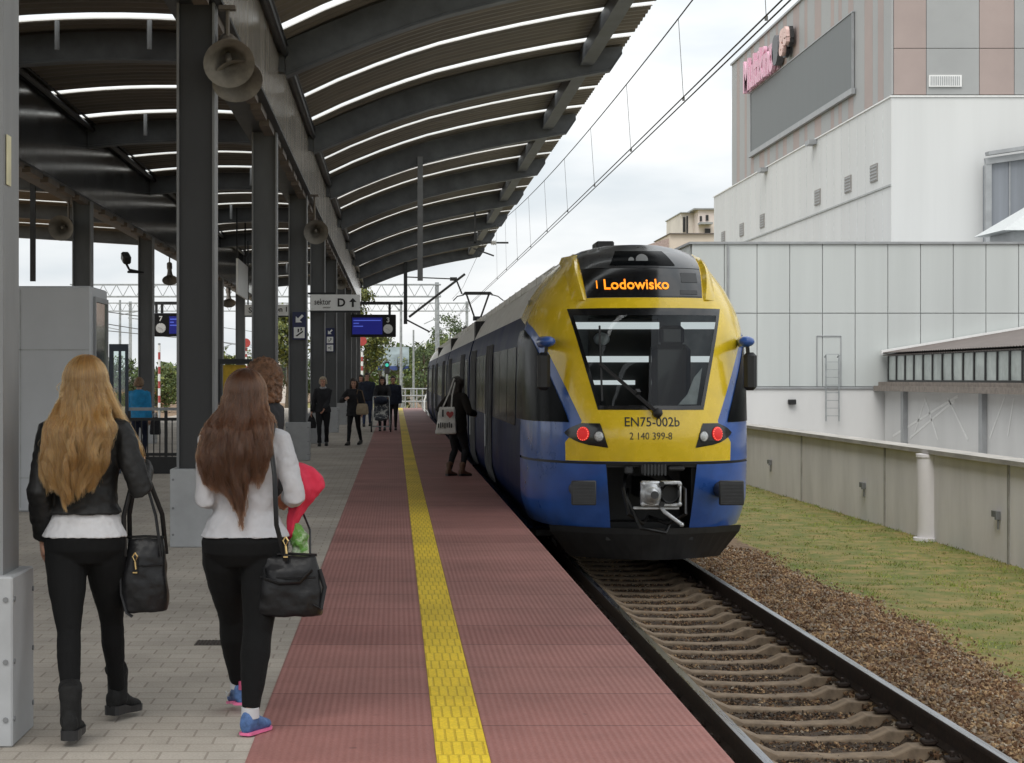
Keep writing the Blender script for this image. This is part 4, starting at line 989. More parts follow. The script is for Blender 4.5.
mb = MB(); mb.tube([tp(.0,CYf+.02,cz-.15), tp(.03,CYf-.04,cz-.20), tp(.21,CYf-.12,cz-.335)], [.022,.024,.020], 10); mb.ell(tp(.215,CYf-.122,cz-.34), (.026,.026,.026), 10, 6); make('uncoupling_handle', mb, M['t_silver'], cp)
mb = MB()
for s_ in (-1, 1):
    mb.tube([tp(s_*.22,22.6,1.2), tp(s_*.36,21.7,1.05), tp(s_*.33,21.45,.78), tp(s_*.15,21.6,.66), tp(0,22.2,.7)], .022, 8)
mb.tube([tp(-.2,22.6,1.0), tp(-.33,21.6,.95), tp(-.2,21.4,.62), tp(.1,21.5,.56), tp(.3,22.2,.7)], .02, 8); make('air_hose', mb, M['black'], rc)
for s_ in (-1, 1):
    mb = MB(); mb.box(tp(s_*.855,21.42,1.03), (.285,.07,.285), bev=.012); mb.tube([tp(s_*.855,21.45,1.03), tp(s_*.855,22.3,1.03)], [.085,.10], 14); 
    bf = make('buffer', mb, M['t_dark'], train)
    mb = MB()
    for k in range(6): mb.box(tp(s_*.855,21.382,.93+k*.04), (.25,.008,.012))
    make('buffer_rib', mb, M['t_dark'], bf)
mb = MB(); rows = []
for k in range(21):
    u = -1 + k/10; yc = 21.95 + .55*abs(u)**1.8
    rows.append([tp(u*1.17, yc, .575), tp(u*1.15, yc+.01, .50), tp(u*.92, yc+.10, .19), tp(u*.90, yc+.14, .185), tp(u*.98, yc+.20, .5), tp(u*1.17, yc+.05, .575)])
mb.grid(rows, smooth=False); make('plough', mb, pmat('plough_dark', (.022,.022,.023), .5, var=.3, scale=4), train, recalc=False)
mb = MB(); mb.boxb(TX-.95, TX+.95, 22.6, 23.4, RZ+.42, RZ+.60); make('underframe', mb, M['black'], train)
# --- car bodies
def ring(y, sc=1.0):
    hs_ = [.40,.6,.95,1.3,1.8,2.3,2.6,2.84,3.05,3.19]
    return [tp(-Wd(h)*sc, y, h) for h in hs_], [tp(Wd(h)*sc, y, h) for h in hs_]
cars = [(YB, 40.4), (41.1, 57.7), (58.4, 75.0), (75.7, 93.6)]
rh = [3.193,3.3,3.47,3.6,3.745,3.85,3.91,3.97,4.0,4.03]
for ci, (a, b_) in enumerate(cars):
    mb = MB()
    for side in (0, 1): mb.grid([ring(a)[side], ring((a+b_)/2)[side], ring(b_)[side]])
    mb.boxb(TX-1.3, TX+1.3, a+.35, b_-.05, RZ+.38, RZ+.42)
    for yy in ((b_,) if ci == 0 else (a, b_)):
        l_, r_ = ring(yy); mb.add(l_ + r_[::-1], [tuple(range(2*len(l_)))])
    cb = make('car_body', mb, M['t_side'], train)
    mb = MB(); ya = 25.3 if ci == 0 else a
    rr = [ [tp(-Wd(h), y, h) for h in rh] + [tp(0,y,4.055)] + [tp(Wd(h), y, h) for h in rh[::-1]] for y in np.linspace(ya, b_, 12)]
    mb.grid(rr)
    if ci == 0: mb.grid([[tp(-Wd(h), y, h) for h in rh] + [tp(0,y,4.055)] + [tp(Wd(h), y, h) for h in rh[::-1]] for y in (YB, 24.6, 25.3)])
    for yy in (a, b_):
        if yy == YB: continue
        mb.add([tp(-Wd(h), yy, h) for h in rh] + [tp(0,yy,4.055)] + [tp(Wd(h), yy, h) for h in rh[::-1]], [tuple(range(21))])
    rf = make('roof', mb, M['t_roof'], train)
    mb = MB()
    for xx in (-.98, -.55, .55, .98): 
        zz = Hx(xx) if abs(xx) < .96 else 3.72
        mb.boxb(TX+xx-.03, TX+xx+.03, ya+.3, b_-.2, RZ+zz-.03, RZ+zz+.07)
    y = ya + 1.2
    while y < b_ - 1.5:
        mb.boxb(TX-1.02, TX+1.02, y, y+.06, RZ+3.6, RZ+3.80); y += 1.55
    make('roof_rib', mb, M['t_roof'], rf)
    for y0, y1, xw, ht in ((a+4.5, a+8.3, .62, .07), (a+10, a+13.0, .55, .07)):
        mb = MB(); mb.box(tp(0,(y0+y1)/2,4.02+ht/2), (xw*2, y1-y0, ht), bev=.05); make('roof_unit', mb, M['t_roof'], rf)
    # windows and doors, both sides
    doors = [(31.0,32.5)] if ci == 0 else [(a+2.6,a+4.1),(b_-4.1,b_-2.6)]
    if ci == 0: doors.append((37.4,38.9))
    segs = []; y = (24.9 if ci == 0 else a + .5)
    for d0, d1 in doors + [(b_-.35, b_)]:
        e_ = d0 - .25
        nseg = max(1, round((e_-y)/1.75))
        if e_ - y > .5:
            for k in range(nseg): segs.append((y + (e_-y)*k/nseg + .04, y + (e_-y)*(k+1)/nseg - .04))
        y = d1 + .25
    for s_ in (-1, 1):
        for w0, w1 in segs:
            mb = MB(); hs_ = hr(1.72,2.78,5)
            mb.grid([[tp(s_*(Wd(h)+.008), yy, h) for h in hs_] for yy in (w0, w1)], smooth=False)
            make('window', mb, M['t_sglass'], cb)
        for d0, d1 in doors:
            mb = MB(); hs_ = hr(.62,2.92,10)
            mb.grid([[tp(s_*(Wd(h)+.012), yy, h) for h in hs_] for yy in (d0, d1)], smooth=False)
            dr_ = make('door', mb, M['t_black'], cb)
            mb = MB()
            for yy in (d0-.03, (d0+d1)/2-.035, d1-.03): mb.grid([[tp(s_*(Wd(h)+.012+o_), yy+q_, h) for h in hs_] for q_, o_ in ((0,0),(0,.04),(.06,.04),(.06,0))], smooth=False)
            make('door_frame', mb, M['steel_edge'], dr_)
            mb = MB(); mb.tube([tp(s_*1.50,d0+.5,1.2), tp(s_*1.50,d0+.5,1.75)], .018, 6); make('door_handle', mb, M['galv'], dr_)
    if ci < 3:
        mb = MB(); nb = cars[ci+1][0]
        for k in range(8):
            y0 = b_ + (nb-b_)*k/8; s_ = .90 if k % 2 else .82
            mb.boxb(TX-1.42*s_, TX+1.42*s_, y0+.002, y0+(nb-b_)/8-.002, RZ+.9, RZ+3.6)
        make('gangway_bellows', mb, M['black'], train)
mb = MB(); mb.box(tp(.03,27.3,4.2), (.26,.6,.32), bev=.02); make('roof_horn_box', mb, M['black'], train)
mb = MB(); mb.box(tp(.28,27.4,4.14), (.26,.7,.20), bev=.03); make('roof_box', mb, M['t_roof'], train)
# bogies
for yb in (25.2, 27.7, 39.5, 42.0):
    for s_ in (-1, 1):
        mb = MB(); mb.lathe([(.43,-.06),(.43,.05),(.38,.07),(.2,.07),(.18,.10),(.05,.10)], tp(s_*.76,yb,.43), (s_,0,0), 24); make('wheel', mb, M['rust'], train)
    mb = MB(); mb.tube([tp(-.7,yb,.43), tp(.7,yb,.43)], .08, 10); make('axle', mb, M['rust'], train)
mb = MB(); mb.boxb(TX-1.2, TX+1.2, 24.2, 93, RZ+.30, RZ+.375); make('underfloor', mb, M['black'], train)
for s_ in (-1,1):
    mb = MB(); y = 24.6
    while y < 92: mb.box(tp(s_*1.48, y, .50), (.10,.22,.03)); y += 4.2
# pantograph at the third car
pz = 68.0
mb = MB(); mb.tube([tp(-.55,pz,5.40),tp(-.47,pz,5.50),tp(.47,pz,5.50),tp(.55,pz,5.40)], .035, 8); mb.tube([tp(-.5,pz+.35,5.46),tp(.5,pz+.35,5.46)], .03, 8); pg = make('pantograph', mb, M['wire'], train)
mb = MB()
for s_ in (-1,1): mb.tube([tp(s_*.42,pz,5.46), tp(s_*.10,pz+.1,4.55)], .035, 6)
mb.tube([tp(0,pz+.1,4.55), tp(0,pz-1.6,4.25)], .05, 8); mb.box(tp(0,pz+.1,4.55),(.34,.14,.16)); mb.box(tp(0,pz-.6,4.16),(1.1,2.0,.10)); mb.tube([tp(.5,pz,5.43),tp(.75,pz,5.36),tp(.95,pz,5.2)], .02, 6)
make('pantograph_arm', mb, M['wire'], pg)
mb = MB(); mb.tube([tp(-.55,pz,5.40),tp(-.75,pz-.0,5.36),tp(-.9,pz,5.2)], .02, 6); make('horn_tip', mb, M['wire'], pg)
# ------------------------------------------------------------------ overhead line
def vwire(mb, pts, r): mb.tube(pts, r, 5)
cl = thing('overhead_line', 'overhead line above the track with contact wires, sagging carrier wire and droppers', 'overhead wire', (3.2, 40, 5))
def mess_z(Y): return 5.68 + .00062*(Y-23)**2 if Y > 23 else 5.68 + .0012*(23-Y)**2
def wx(Y): return 3.22 + .05*math.sin(Y*.05)
mb = MB()
for dx in (-.02, .05): vwire(mb, [(wx(Y)+dx, Y, 4.76) for Y in np.linspace(-8, 150, 40)], .008)
make('contact_wire', mb, M['wire'], cl)
mb = MB(); vwire(mb, [(3.22, Y, mess_z(Y) if Y < 62 else mess_z(62)-.0) for Y in np.linspace(-8, 64, 50)] + [(3.3, 90, 6.0), (3.4, 110, 6.3)], .008); make('carrier_wire', mb, M['wire'], cl)
Y = 16.3
while Y < 62:
    mb = MB(); vwire(mb, [(wx(Y)+.015, Y, 4.765), (3.22, Y, mess_z(Y))], .0038); mb.box((wx(Y)+.015, Y, 4.77), (.025,.03,.04)); make('dropper', mb, M['greymetal'], cl); Y += 4.72
mb = MB(); vwire(mb, [(.9, 8, 7.2), (1.1, 36, 7.1), (1.3, 63, 7.0)], .008)
ca = thing('line_cantilever', 'small bracket arm from the canopy edge holding the overhead wire', 'bracket', (2.9, 63.7, 6.1))
mb = MB(); mb.bar((2.5,63.6,6.25),(3.9,63.6,6.25),.06); mb.bar((2.7,63.6,6.05),(3.4,63.6,5.8),.05); mb.bar((2.75,63.6,6.2),(2.75,63.6,7.3),.06); make('arm', mb, M['wire'], ca)
mb = MB(); mb.lathe([(.05,0),(.09,.03),(.05,.06),(.09,.09),(.05,.12),(.09,.15),(.05,.18)], (3.3,63.6,6.25), (1,0,0), 10); make('insulator', mb, M['t_roof'], ca)
a0 = P(405.5, 320, 91)
ca = thing('track_cantilever', 'slanted catenary cantilever on a dark drop post at the far canopy end', 'bracket', (a0.x, 91, a0.z))
mb = MB(); mb.boxb(a0.x-.09, a0.x+.09, 90.9, 91.1, a0.z-.2, 7.6); make('drop_post', mb, M['steel'], ca)
q1, q2, q3 = P(409,317,91), P(465,274,91), P(430,332,91)
mb = MB(); mb.tube([q1,q2], .06, 8); make('strut', mb, M['wire'], ca)
mb = MB(); mb.tube([P(405,319,91), q3], .04, 6); make('brace', mb, M['wire'], ca)
mb = MB(); mb.tube([P(407,277,91), P(455,279,91)], .03, 6); mb.tube([P(450,279,91), P(457,279,91)], .09, 6); mb.tube([P(456,279,91), P(462,294,91)], .04, 6); make('registration_arm', mb, M['wire'], ca)
# lattice portals beyond the platform
def portal(Y, px0, px1, py0, py1, posts, label):
    a, b_ = P(px0, py0, Y), P(px1, py1, Y)
    root = thing('catenary_portal', label, 'gantry', ((a.x+b_.x)/2, Y, GZ), 0, 'lattice gantries over the far tracks')
    mb = MB(); n = max(4, int((b_.x-a.x)/ (a.z-b_.z) / 1.1))
    for z in (a.z, b_.z):
        for dy in (0, .7): mb.bar((a.x,Y+dy,z),(b_.x,Y+dy,z),.11)
    for k in range(n):
        xa, xm, xb = a.x+(b_.x-a.x)*k/n, a.x+(b_.x-a.x)*(k+.5)/n, a.x+(b_.x-a.x)*(k+1)/n
        mb.bar((xa,Y,b_.z),(xm,Y,a.z),.06); mb.bar((xm,Y,a.z),(xb,Y,b_.z),.06)
    make('truss', mb, M['galv'], root)
    for px in posts:
        x = P(px, 0, Y).x; mb = MB(); mb.boxb(x-.17,x+.17,Y+.1,Y+.5,GZ-.1,a.z+.2); make('post', mb, M['galv'], root)
portal(160, 70, 441, 284.5, 296.5, (437, 218, 75), 'grey lattice gantry spanning the tracks beyond the platform end')
portal(230, 60, 470, 303, 311, (467, 130, 62), 'farther grey lattice gantry, lower in view than the nearer one')
mb_ = None
def pole(px, py, Y, r, label, arms=()):
    p = P(px, py, Y); root = thing('line_pole', label, 'pole', (p.x, Y, GZ), 0, 'catenary poles beyond the platform')
    mb = MB(); mb.tube([(p.x,Y,GZ-.1),(p.x,Y,p.z)], [r,r*.7], 8); make('shaft', mb, M['galv'], root)
    for (qx, qy, ex, ey) in arms:
        a, b_ = P(qx,qy,Y), P(ex,ey,Y); mb = MB(); mb.bar(a, b_, .07); make('arm', mb, M['galv'], root)
pole(401, 300, 112, .10, 'slim pale pole right of the train display', ((401,312,392,302),))
pole(413.5, 330, 135, .09, 'slim pole left of the dark far trees', ((413,352,420,345),))
pole(437.5, 300, 148, .20, 'thick grey line pole above the far train roof', ((437,318,424,324),(437,330,450,327)))
pole(120, 300, 150, .13, 'grey line pole above the glazed stair post', ((120,315,150,309),(120,330,100,326)))
pole(146, 310, 130, .12, 'line pole close behind the blue jacket column', ((146,320,128,318),))
pole(222, 335, 150, .13, 'pale line pole just right of the thick dark column', ((222,348,232,344),))
pole(288, 330, 125, .15, 'pale pole between the sector sign columns', ())
# far wires on the left
for k, (y0, y1, Y0_, Y1_) in enumerate(((300,318,60,200),(322,330,70,210),(310,335,65,200))):
    mb = MB(); mb.tube([P(20, y0, Y0_), P(300, y1+20, Y1_)], .02, 4)
    tag(make('far_wire', mb, M['wire'], origin=tuple(P(20,y0,Y0_))), ['upper','lower','middle'][k] + ' overhead wire crossing the pale sky left of the columns', 'overhead wire')

# ------------------------------------------------------------------ kiosk, stair rails
KY = 22.1
kio = thing('kiosk', 'tall plain grey metal kiosk with a glazed side behind the blonde woman', 'kiosk', (-4.6, KY, 0))
k0, k1 = P(8, 0, KY).x, P(91, 0, KY).x
mb = MB(); mb.box(((k0+k1)/2, KY+.62, 1.35), (k1-k0, 1.24, 2.70), bev=.02); make('cabinet', mb, pmat('kiosk_grey', (.46,.475,.495), .45, var=.06, scale=1), kio)
mb = MB()
for z in (.40, 1.93): mb.boxb(k0+.02, k1-.02, KY-.004, KY-.001, z, z+.014)
mb.boxb(P(20,0,KY).x, P(21,0,KY).x, KY-.004, KY-.001, .05, 2.65); make('panel_joint', mb, M['seam'], kio)
mb = MB(); mb.boxb(k1+.001, k1+.01, KY+.22, KY+1.10, 1.35, 2.52); make('side_window', mb, pmat('glass_green_reflection', (.06,.085,.05), .08, var=.6, scale=2.5, coat=1), kio)  # green reflection in the pane is put into its colour
mb = MB(); mb.boxb(k1+.001, k1+.03, KY+.16, KY+.22, 1.29, 2.58); mb.boxb(k1+.001, k1+.03, KY+1.10, KY+1.16, 1.29, 2.58); mb.boxb(k1+.001,k1+.03,KY+.22,KY+1.10,2.52,2.58); mb.boxb(k1+.001,k1+.03,KY+.22,KY+1.10,1.29,1.35); make('window_frame', mb, M['greymetal'], kio)
mb = MB(); mb.boxb(k0+.05, k1-.05, KY+.05, KY+1.2, 0, .05); make('base', mb, M['black'], kio)
# glazed stair gate post
SY = 31.0
gp = thing('glazed_stair_frame', 'slim dark blue frame with tall glass panes at the stair railing', 'glass frame', (P(118,0,SY).x, SY, 0))
xa, xb = P(109,0,SY).x, P(128,0,SY).x; zt = P(0,344,SY).z
mb = MB(); mb.boxb(xa, xa+.07, SY, SY+.07, 0, zt); mb.boxb(xb-.05, xb, SY, SY+.07, 0, zt); mb.boxb(xa+.07, xb-.05, SY, SY+.07, zt-.12, zt); mb.boxb((xa+xb)/2, (xa+xb)/2+.04, SY, SY+.06, 0, zt-.12); make('frame', mb, pmat('dark_blue_paint', (.035,.05,.075), .4), gp)
mb = MB(); mb.boxb(xa+.07, xb-.05, SY+.02, SY+.03, .1, zt-.12); make('pane', mb, M['glass_clear'], gp)
def railing(p, q, label, nb, h=1.08, base=True):
    p, q = Vector(p), Vector(q); root = thing('railing', label, 'railing', tuple((p+q)/2), 0, 'stair railings on the platform')
    mb = MB(); u = Vector((0,0,1)); mb.bar(p+u*h, q+u*h, .06, .05); make('handrail', mb, M['greymetal'], root)
    mb = MB(); mb.bar(p+u*(h-.17), q+u*(h-.17), .04, .05); mb.bar(p+u*.32, q+u*.32, .04, .05); make('cross_rail', mb, M['black'], root)
    if base: mb = MB(); mb.bar(p+u*.14, q+u*.14, .16, .28); make('kerb', mb, M['black'], root)
    for k in range(nb+1):
        a = p.lerp(q, k/nb); mb = MB(); thick = .05 if k % 6 == 0 else .018
        mb.bar(a+u*.28, a+u*(h-(.03 if thick>.03 else .19)), thick); make('baluster', mb, M['black'], root)
railing((xb+.02, SY, 0), (-3.22, SY, 0), 'dark stair railing with bars in front of the person in the blue jacket', 12)
railing((-3.2, SY+.05, 0), (-3.2, SY+20, 0), 'long stair railing running away between the columns', 60)
# dark framed notice board
nbd = thing('notice_board', 'yellow notice board in a dark frame, right of the thick dark column', 'notice board', (P(231,0,48).x, 48, 0))
a, b_ = P(223,365,48), P(246,398,48)
mb = MB(); mb.boxb(a.x, b_.x, 48, 48.05, b_.z, a.z); make('board', mb, pmat('board_yellow', (.62,.40,.03), .6), nbd)
mb = MB(); c0, c1 = P(216,359,48), P(262,364,48); mb.boxb(c0.x, c1.x, 47.9, 48.1, c1.z, c0.z)
for x in (a.x-.1, b_.x+.3): mb.boxb(x-.04, x+.04, 47.95, 48.05, 0, c1.z)
make('frame', mb, M['steel'], nbd)

# ------------------------------------------------------------------ signs and displays
M['sign_blue'] = pmat('sign_navy', (.012,.018,.075), .4); M['sign_white'] = pmat('sign_white', (.78,.79,.78), .5, var=.03)
M['screen_blue'] = emis('screen_blue', (.006,.008,.11), .8); M['screen_txt'] = emis('screen_text', (.06,.09,.42), .8)
def flat(mb, polys, Y, th=.004, mi=0):
    for poly in polys: mb.prism(poly, lambda u,v,t:(u,t,v), Y-th, Y, mi)
def arrow(cx, cz, s, ang):
    pts = [(-.12,-.5),(.12,-.5),(.12,.05),(.42,.05),(0,.5),(-.42,.05),(-.12,.05)]
    c, q = math.cos(ang), math.sin(ang); return [(cx+s*(u*c-v*q), cz+s*(u*q+v*c)) for u, v in pts]
Ys = 44.9
a, b_ = P(310.5,294.5,Ys), P(360,310.5,Ys)
sg = thing('sector_sign', 'white hanging sector sign with letter D and an upward arrow', 'sign', ((a.x+b_.x)/2, Ys, a.z))
mb = MB(); mb.boxb(a.x, b_.x, Ys, Ys+.10, b_.z, a.z); make('sign_panel', mb, M['sign_white'], sg)
mb = MB(); mb.boxb(a.x-.01, b_.x+.01, Ys-.01, Ys+.11, b_.z-.05, b_.z-.003); mb.boxb(a.x-.3, a.x+.6, Ys+.02, Ys+.08, a.z+.003, a.z+.05); make('sign_rail', mb, M['steel'], sg)
wsg = b_.x-a.x; mid = (a.z+b_.z)/2
mb = MB(); text_mb(mb, 'sektor', (a.x+wsg*.245, Ys-.004, mid+.02), .21, extrude=.003, bold=.001, wid=wsg*.33); text_mb(mb, 'D', (a.x+wsg*.625, Ys-.004, mid), .27, extrude=.003, bold=.008); text_mb(mb, 'sector', (a.x+wsg*.33, Ys-.004, mid-.12), .07, extrude=.003, wid=wsg*.16)
flat(mb, [arrow(a.x+wsg*.855, mid, .22, 0)], Ys-.001); make('lettering', mb, M['black'], sg)
def panel_sign(x0,y0,x1,y1,Y,label,picts):
    a, b_ = P(x0,y0,Y), P(x1,y1,Y); wv = b_.x-a.x
    sg = thing('direction_sign', label, 'sign', ((a.x+b_.x)/2, Y, b_.z), 0, 'navy arrow signs on the columns')
    mb = MB(); mb.boxb(a.x, b_.x, Y, Y+.03, b_.z, a.z); make('sign_panel', mb, M['sign_blue'], sg)
    n = len(picts); hh = (a.z-b_.z)/n
    for k, kind in enumerate(picts):
        cz = a.z - hh*(k+.5); cx = (a.x+b_.x)/2; s_ = min(wv, hh)*.80
        if kind == 'arrow':
            mb = MB(); flat(mb, [arrow(cx, cz, s_*.95, R(135))], Y-.001); make('arrow', mb, M['sign_white'], sg)
        else:
            mb = MB(); flat(mb, [[(cx-s_/2,cz-s_/2),(cx+s_/2,cz-s_/2),(cx+s_/2,cz+s_/2),(cx-s_/2,cz+s_/2)]], Y-.001); pl_ = make('pictogram', mb, M['sign_white'], sg)
            mb = MB()
            if kind == 'stairs': polys = [[(-.35,-.3),(.35,.2),(.35,.05),(-.2,-.35)],[(-.15,.0),(-.02,.06),(-.02,.36),(-.15,.36)],[(.12,.15),(.25,.24),(.25,.42),(.12,.42)]]
            elif kind == 'lift': polys = [[(-.3,-.35),(-.24,-.35),(-.24,.15),(-.3,.15)],[(-.1,-.3),(.3,.2),(.22,.26),(-.16,-.22)],[(0,.18),(.12,.18),(.12,.32),(0,.32)]]
            else: polys = [[(-.3,-.05),(.02,-.05),(.02,.08),(-.3,.08)],[(.1,-.3),(.18,-.3),(.18,.3),(.1,.3)]]
            flat(mb, [[(cx+u*s_, cz+v*s_) for u, v in q] for q in polys], Y-.006); make('pictogram_figure', mb, M['black'], pl_)
panel_sign(292.5,312,306,339.5,35.88,'navy sign with a white diagonal arrow above one pictogram on a column', ('arrow','stairs'))
panel_sign(325.5,328,334.5,352,54.28,'smaller navy sign with an arrow and two pictograms, farther off', ('arrow','lift','other'))
def display(x0,y0,x1,y1,Y,label,num,clock_right,bar_to):
    a, b_ = P(x0,y0,Y), P(x1,y1,Y); wv, hv = b_.x-a.x, a.z-b_.z
    root = thing('train_display', label, 'information display', ((a.x+b_.x)/2, Y, b_.z), 0, 'hanging train displays')
    mb = MB(); mb.box(((a.x+b_.x)/2, Y+.16, (a.z+b_.z)/2), (wv, .32, hv), bev=.03); make('casing', mb, M['blackgloss'], root)
    s0, s1 = (a.x+wv*.04, a.x+wv*.70) if clock_right else (a.x+wv*.40, b_.x-wv*.04)
    mb = MB(); mb.boxb(s0, s1, Y-.012, Y-.002, b_.z+hv*.12, a.z-hv*.14); scn = make('screen', mb, M['screen_blue'], root)
    mb = MB()
    for r_, (u0,u1) in enumerate(((.04,.95),(.04,.22),(.04,.36))): mb.boxb(s0+(s1-s0)*u0, s0+(s1-s0)*u1, Y-.016, Y-.013, a.z-hv*(.24+.13*r_)-hv*.045, a.z-hv*(.24+.13*r_))
    make('screen_line', mb, M['screen_txt'], scn)
    cx = a.x + wv*(.825 if clock_right else .18); cz = b_.z + hv*.36
    mb = MB(); mb.lathe([(.001,.0),(hv*.21,.0),(hv*.21,.03)], (cx, Y-.03, cz), (0,1,0), 24, cap=False); ck = make('clock', mb, M['sign_white'], root)
    mb = MB(); mb.bar((cx,Y-.036,cz),(cx-hv*.11,Y-.036,cz+hv*.02),.03,.004); mb.bar((cx,Y-.036,cz),(cx+hv*.09,Y-.036,cz-hv*.10),.025,.004)
    for k in range(12):
        t_ = k*math.pi/6; mb.bar((cx+hv*.17*math.sin(t_),Y-.034,cz+hv*.17*math.cos(t_)),(cx+hv*.20*math.sin(t_),Y-.034,cz+hv*.20*math.cos(t_)),.016,.004)
    make('clock_hand', mb, M['black'], ck)
    mb = MB(); text_mb(mb, num, (cx, Y-.006, b_.z+hv*.76), hv*.30, extrude=.003, bold=.006); make('platform_number', mb, M['sign_white'], root)
    bx = a.x + wv*.86 if clock_right else a.x + wv*.2
    bz = P(0, bar_to, Y).z
    mb = MB(); mb.bar((bx,Y+.15,a.z),(bx,Y+.15,bz),.10); mb.bar((a.x+wv*.05,Y+.15,a.z),(a.x+wv*.05,Y+.15,bz),.10); e0 = CXA if clock_right else b_.x+1.6
    mb.bar((min(e0,a.x),Y+.15,bz),(b_.x+ (wv*.15 if clock_right else 1.4),Y+.15,bz),.12,.12); make('hanger', mb, M['steel'], root)
    return root
display(350.5,314.5,396,337,72.4,'blue train display with a clock, numbered 3, hanging over the red paving', '3', True, 303)
display(154,313,192,336.5,72.4,'dark train display with a clock, numbered 7, on the far platform side', '7', False, 303)
# white platform signs seen between the columns
Yp = 63.4
a, b_ = P(245,304.5,Yp), P(291,315.5,Yp)
sg = thing('platform_sign', 'white platform sign lettered peron 1 partly behind the grey column', 'sign', ((a.x+b_.x)/2, Yp, a.z))
mb = MB(); mb.boxb(a.x, b_.x, Yp, Yp+.1, b_.z, a.z); make('sign_panel', mb, M['sign_white'], sg)
mb = MB(); text_mb(mb, 'S', (a.x+.18, Yp-.004, (a.z+b_.z)/2), .26, extrude=.003, bold=.004); text_mb(mb, 'peron 1', (b_.x-.50, Yp-.004, (a.z+b_.z)/2), .24, extrude=.003, bold=.004); make('lettering', mb, M['black'], sg)
mb = MB(); mb.boxb(a.x-.02, b_.x+.02, Yp-.01, Yp+.11, b_.z-.05, b_.z-.003); mb.bar((a.x+.1,Yp+.05,a.z),(a.x+.1,Yp+.05,6.3),.05); mb.bar((b_.x-.6,Yp+.05,a.z),(b_.x-.6,Yp+.05,6.3),.05); make('sign_hanger', mb, M['steel'], sg)
sg = thing('blank_sign', 'pale blank side panel hanging edge on, left of the grey column', 'sign', (P(240,0,52).x, 52, 4))
a = P(236,268,52); b_ = P(246,297,56); mb = MB(); mb.prism([(0,0),(1,0),(1,1),(0,1)], lambda u,v,t:(a.x+(b_.x-a.x)*u+t, 52+4*u, (P(0,297,54).z)+(1.0)*v), 0, .06); make('sign_panel', mb, M['sign_white'], sg)
mb = MB(); mb.bar((a.x,52.3,P(0,268,54).z-.1),(a.x,52.3,6.4),.04); mb.bar((b_.x,55.7,P(0,268,54).z-.1),(b_.x,55.7,6.4),.04); make('hanger', mb, M['steel'], sg)
# surveillance camera
c = P(126,258,36); sc_ = thing('surveillance_camera', 'small dark camera on a bent arm beside the far row column', 'camera', tuple(c))
mb = MB(); mb.box(c, (.16,.34,.17), (.35,0,.3), bev=.03); make('housing', mb, M['black'], sc_)
mb = MB(); mb.tube([c-Vector((0,0,.1)), c+Vector((.05,.1,-.22)), c+Vector((.3,.2,-.27)), (-5.2,36.0,c.z-.27)], .025, 6); make('arm', mb, M['black'], sc_)
# striped signal poles, red discs
def striped(px, y0, y1, Y, label, disc=False):
    a, b_ = P(px,y0,Y), P(px,y1,Y); root = thing('striped_pole', label, 'signal pole', (a.x, Y, GZ), 0, 'red and white striped poles')
    z = b_.z; k = 0; st = (a.z-b_.z)/9
    while z < a.z - .01:
        mb = MB(); mb.lathe([(.07,z),(.07,min(z+st,a.z)-.004)], (a.x,Y+.1,0), n=12); make('red_band' if k % 2 else 'white_band', mb, M['sred'] if k % 2 else M['sign_white'], root); z += st; k += 1
    mb = MB(); mb.tube([(a.x,Y+.1,GZ-.1),(a.x,Y+.1,a.z+.1)], .07, 8); make('shaft', mb, M['galv'], root)
    if disc: mb = MB(); q = P(px,disc,Y); mb.lathe([(.28,0),(.28,.05)], (q.x,Y-.1,q.z), (0,-1,0), 20); make('disc', mb, M['sred'], root)
M['sred'] = pmat('signal_red', (.38,.05,.045), .5)
striped(362, 352, 394, 108, 'red and white striped pole with a red disc under the train display', 341)
striped(159, 345, 410, 100, 'red and white striped pole left of the thick dark column')
striped(246, 345, 372, 112, 'striped signal pole with a red disc beside the yellow tree', 343)
# blue framed billboard and fence beyond the platform end
Yb = 150; a, b_ = P(377,347,Yb), P(409,366,Yb)
bb = thing('billboard', 'pale blue framed billboard on posts beyond the platform end', 'billboard', ((a.x+b_.x)/2, Yb, GZ))
mb = MB(); mb.boxb(a.x,b_.x,Yb,Yb+.2,b_.z,a.z); make('board', mb, pmat('billboard_pale', (.33,.40,.44), .5, var=.3, scale=.6, stretch=(1,1,3)), bb)
mb = MB(); mb.boxb(a.x,b_.x,Yb-.05,Yb+.25,b_.z-.35,b_.z-.003); make('board_base', mb, pmat('billboard_blue', (.04,.07,.22), .5), bb)
mb = MB()
for x in (a.x+.5, b_.x-.5): mb.boxb(x-.1,x+.1,Yb,Yb+.2,GZ-.1,b_.z-.36)
make('post', mb, M['galv'], bb)
Ye = 102; rl = thing('end_barrier', 'pale grey tubular barrier across the platform end', 'barrier', (P(415,0,Ye).x, Ye, 0))
x0, x1 = P(388,0,Ye).x, P(434,0,Ye).x
mb = MB()
for z in (1.0,.62,.3): mb.tube([(x0,Ye,z-.0),(x1,Ye,z)], .04, 6)
make('rail', mb, M['plinth'], rl)
for k in range(9): mb = MB(); x = x0+(x1-x0)*k/8; mb.tube([(x,Ye,GZ-.1),(x,Ye,1.0)], .035, 6); make('post', mb, M['plinth'], rl)
mb = MB(); c = P(430,395,Ye-1); mb.tube([(c.x-.3,Ye-1,GZ-.1),(c.x-.3,Ye-1,.4),(c.x-.1,Ye-1,.9),(c.x+.3,Ye-1,1.05)], .05, 8)
tag(make('bent_tube', mb, M['white'], origin=(c.x,Ye-1,GZ)), 'white bent tube rail beside the far end of the train', 'tube rail')
p = P(387,372,106); sgl = thing('signal_post', 'slim signal post with a small teal light at the platform end', 'signal', (p.x,106,GZ))
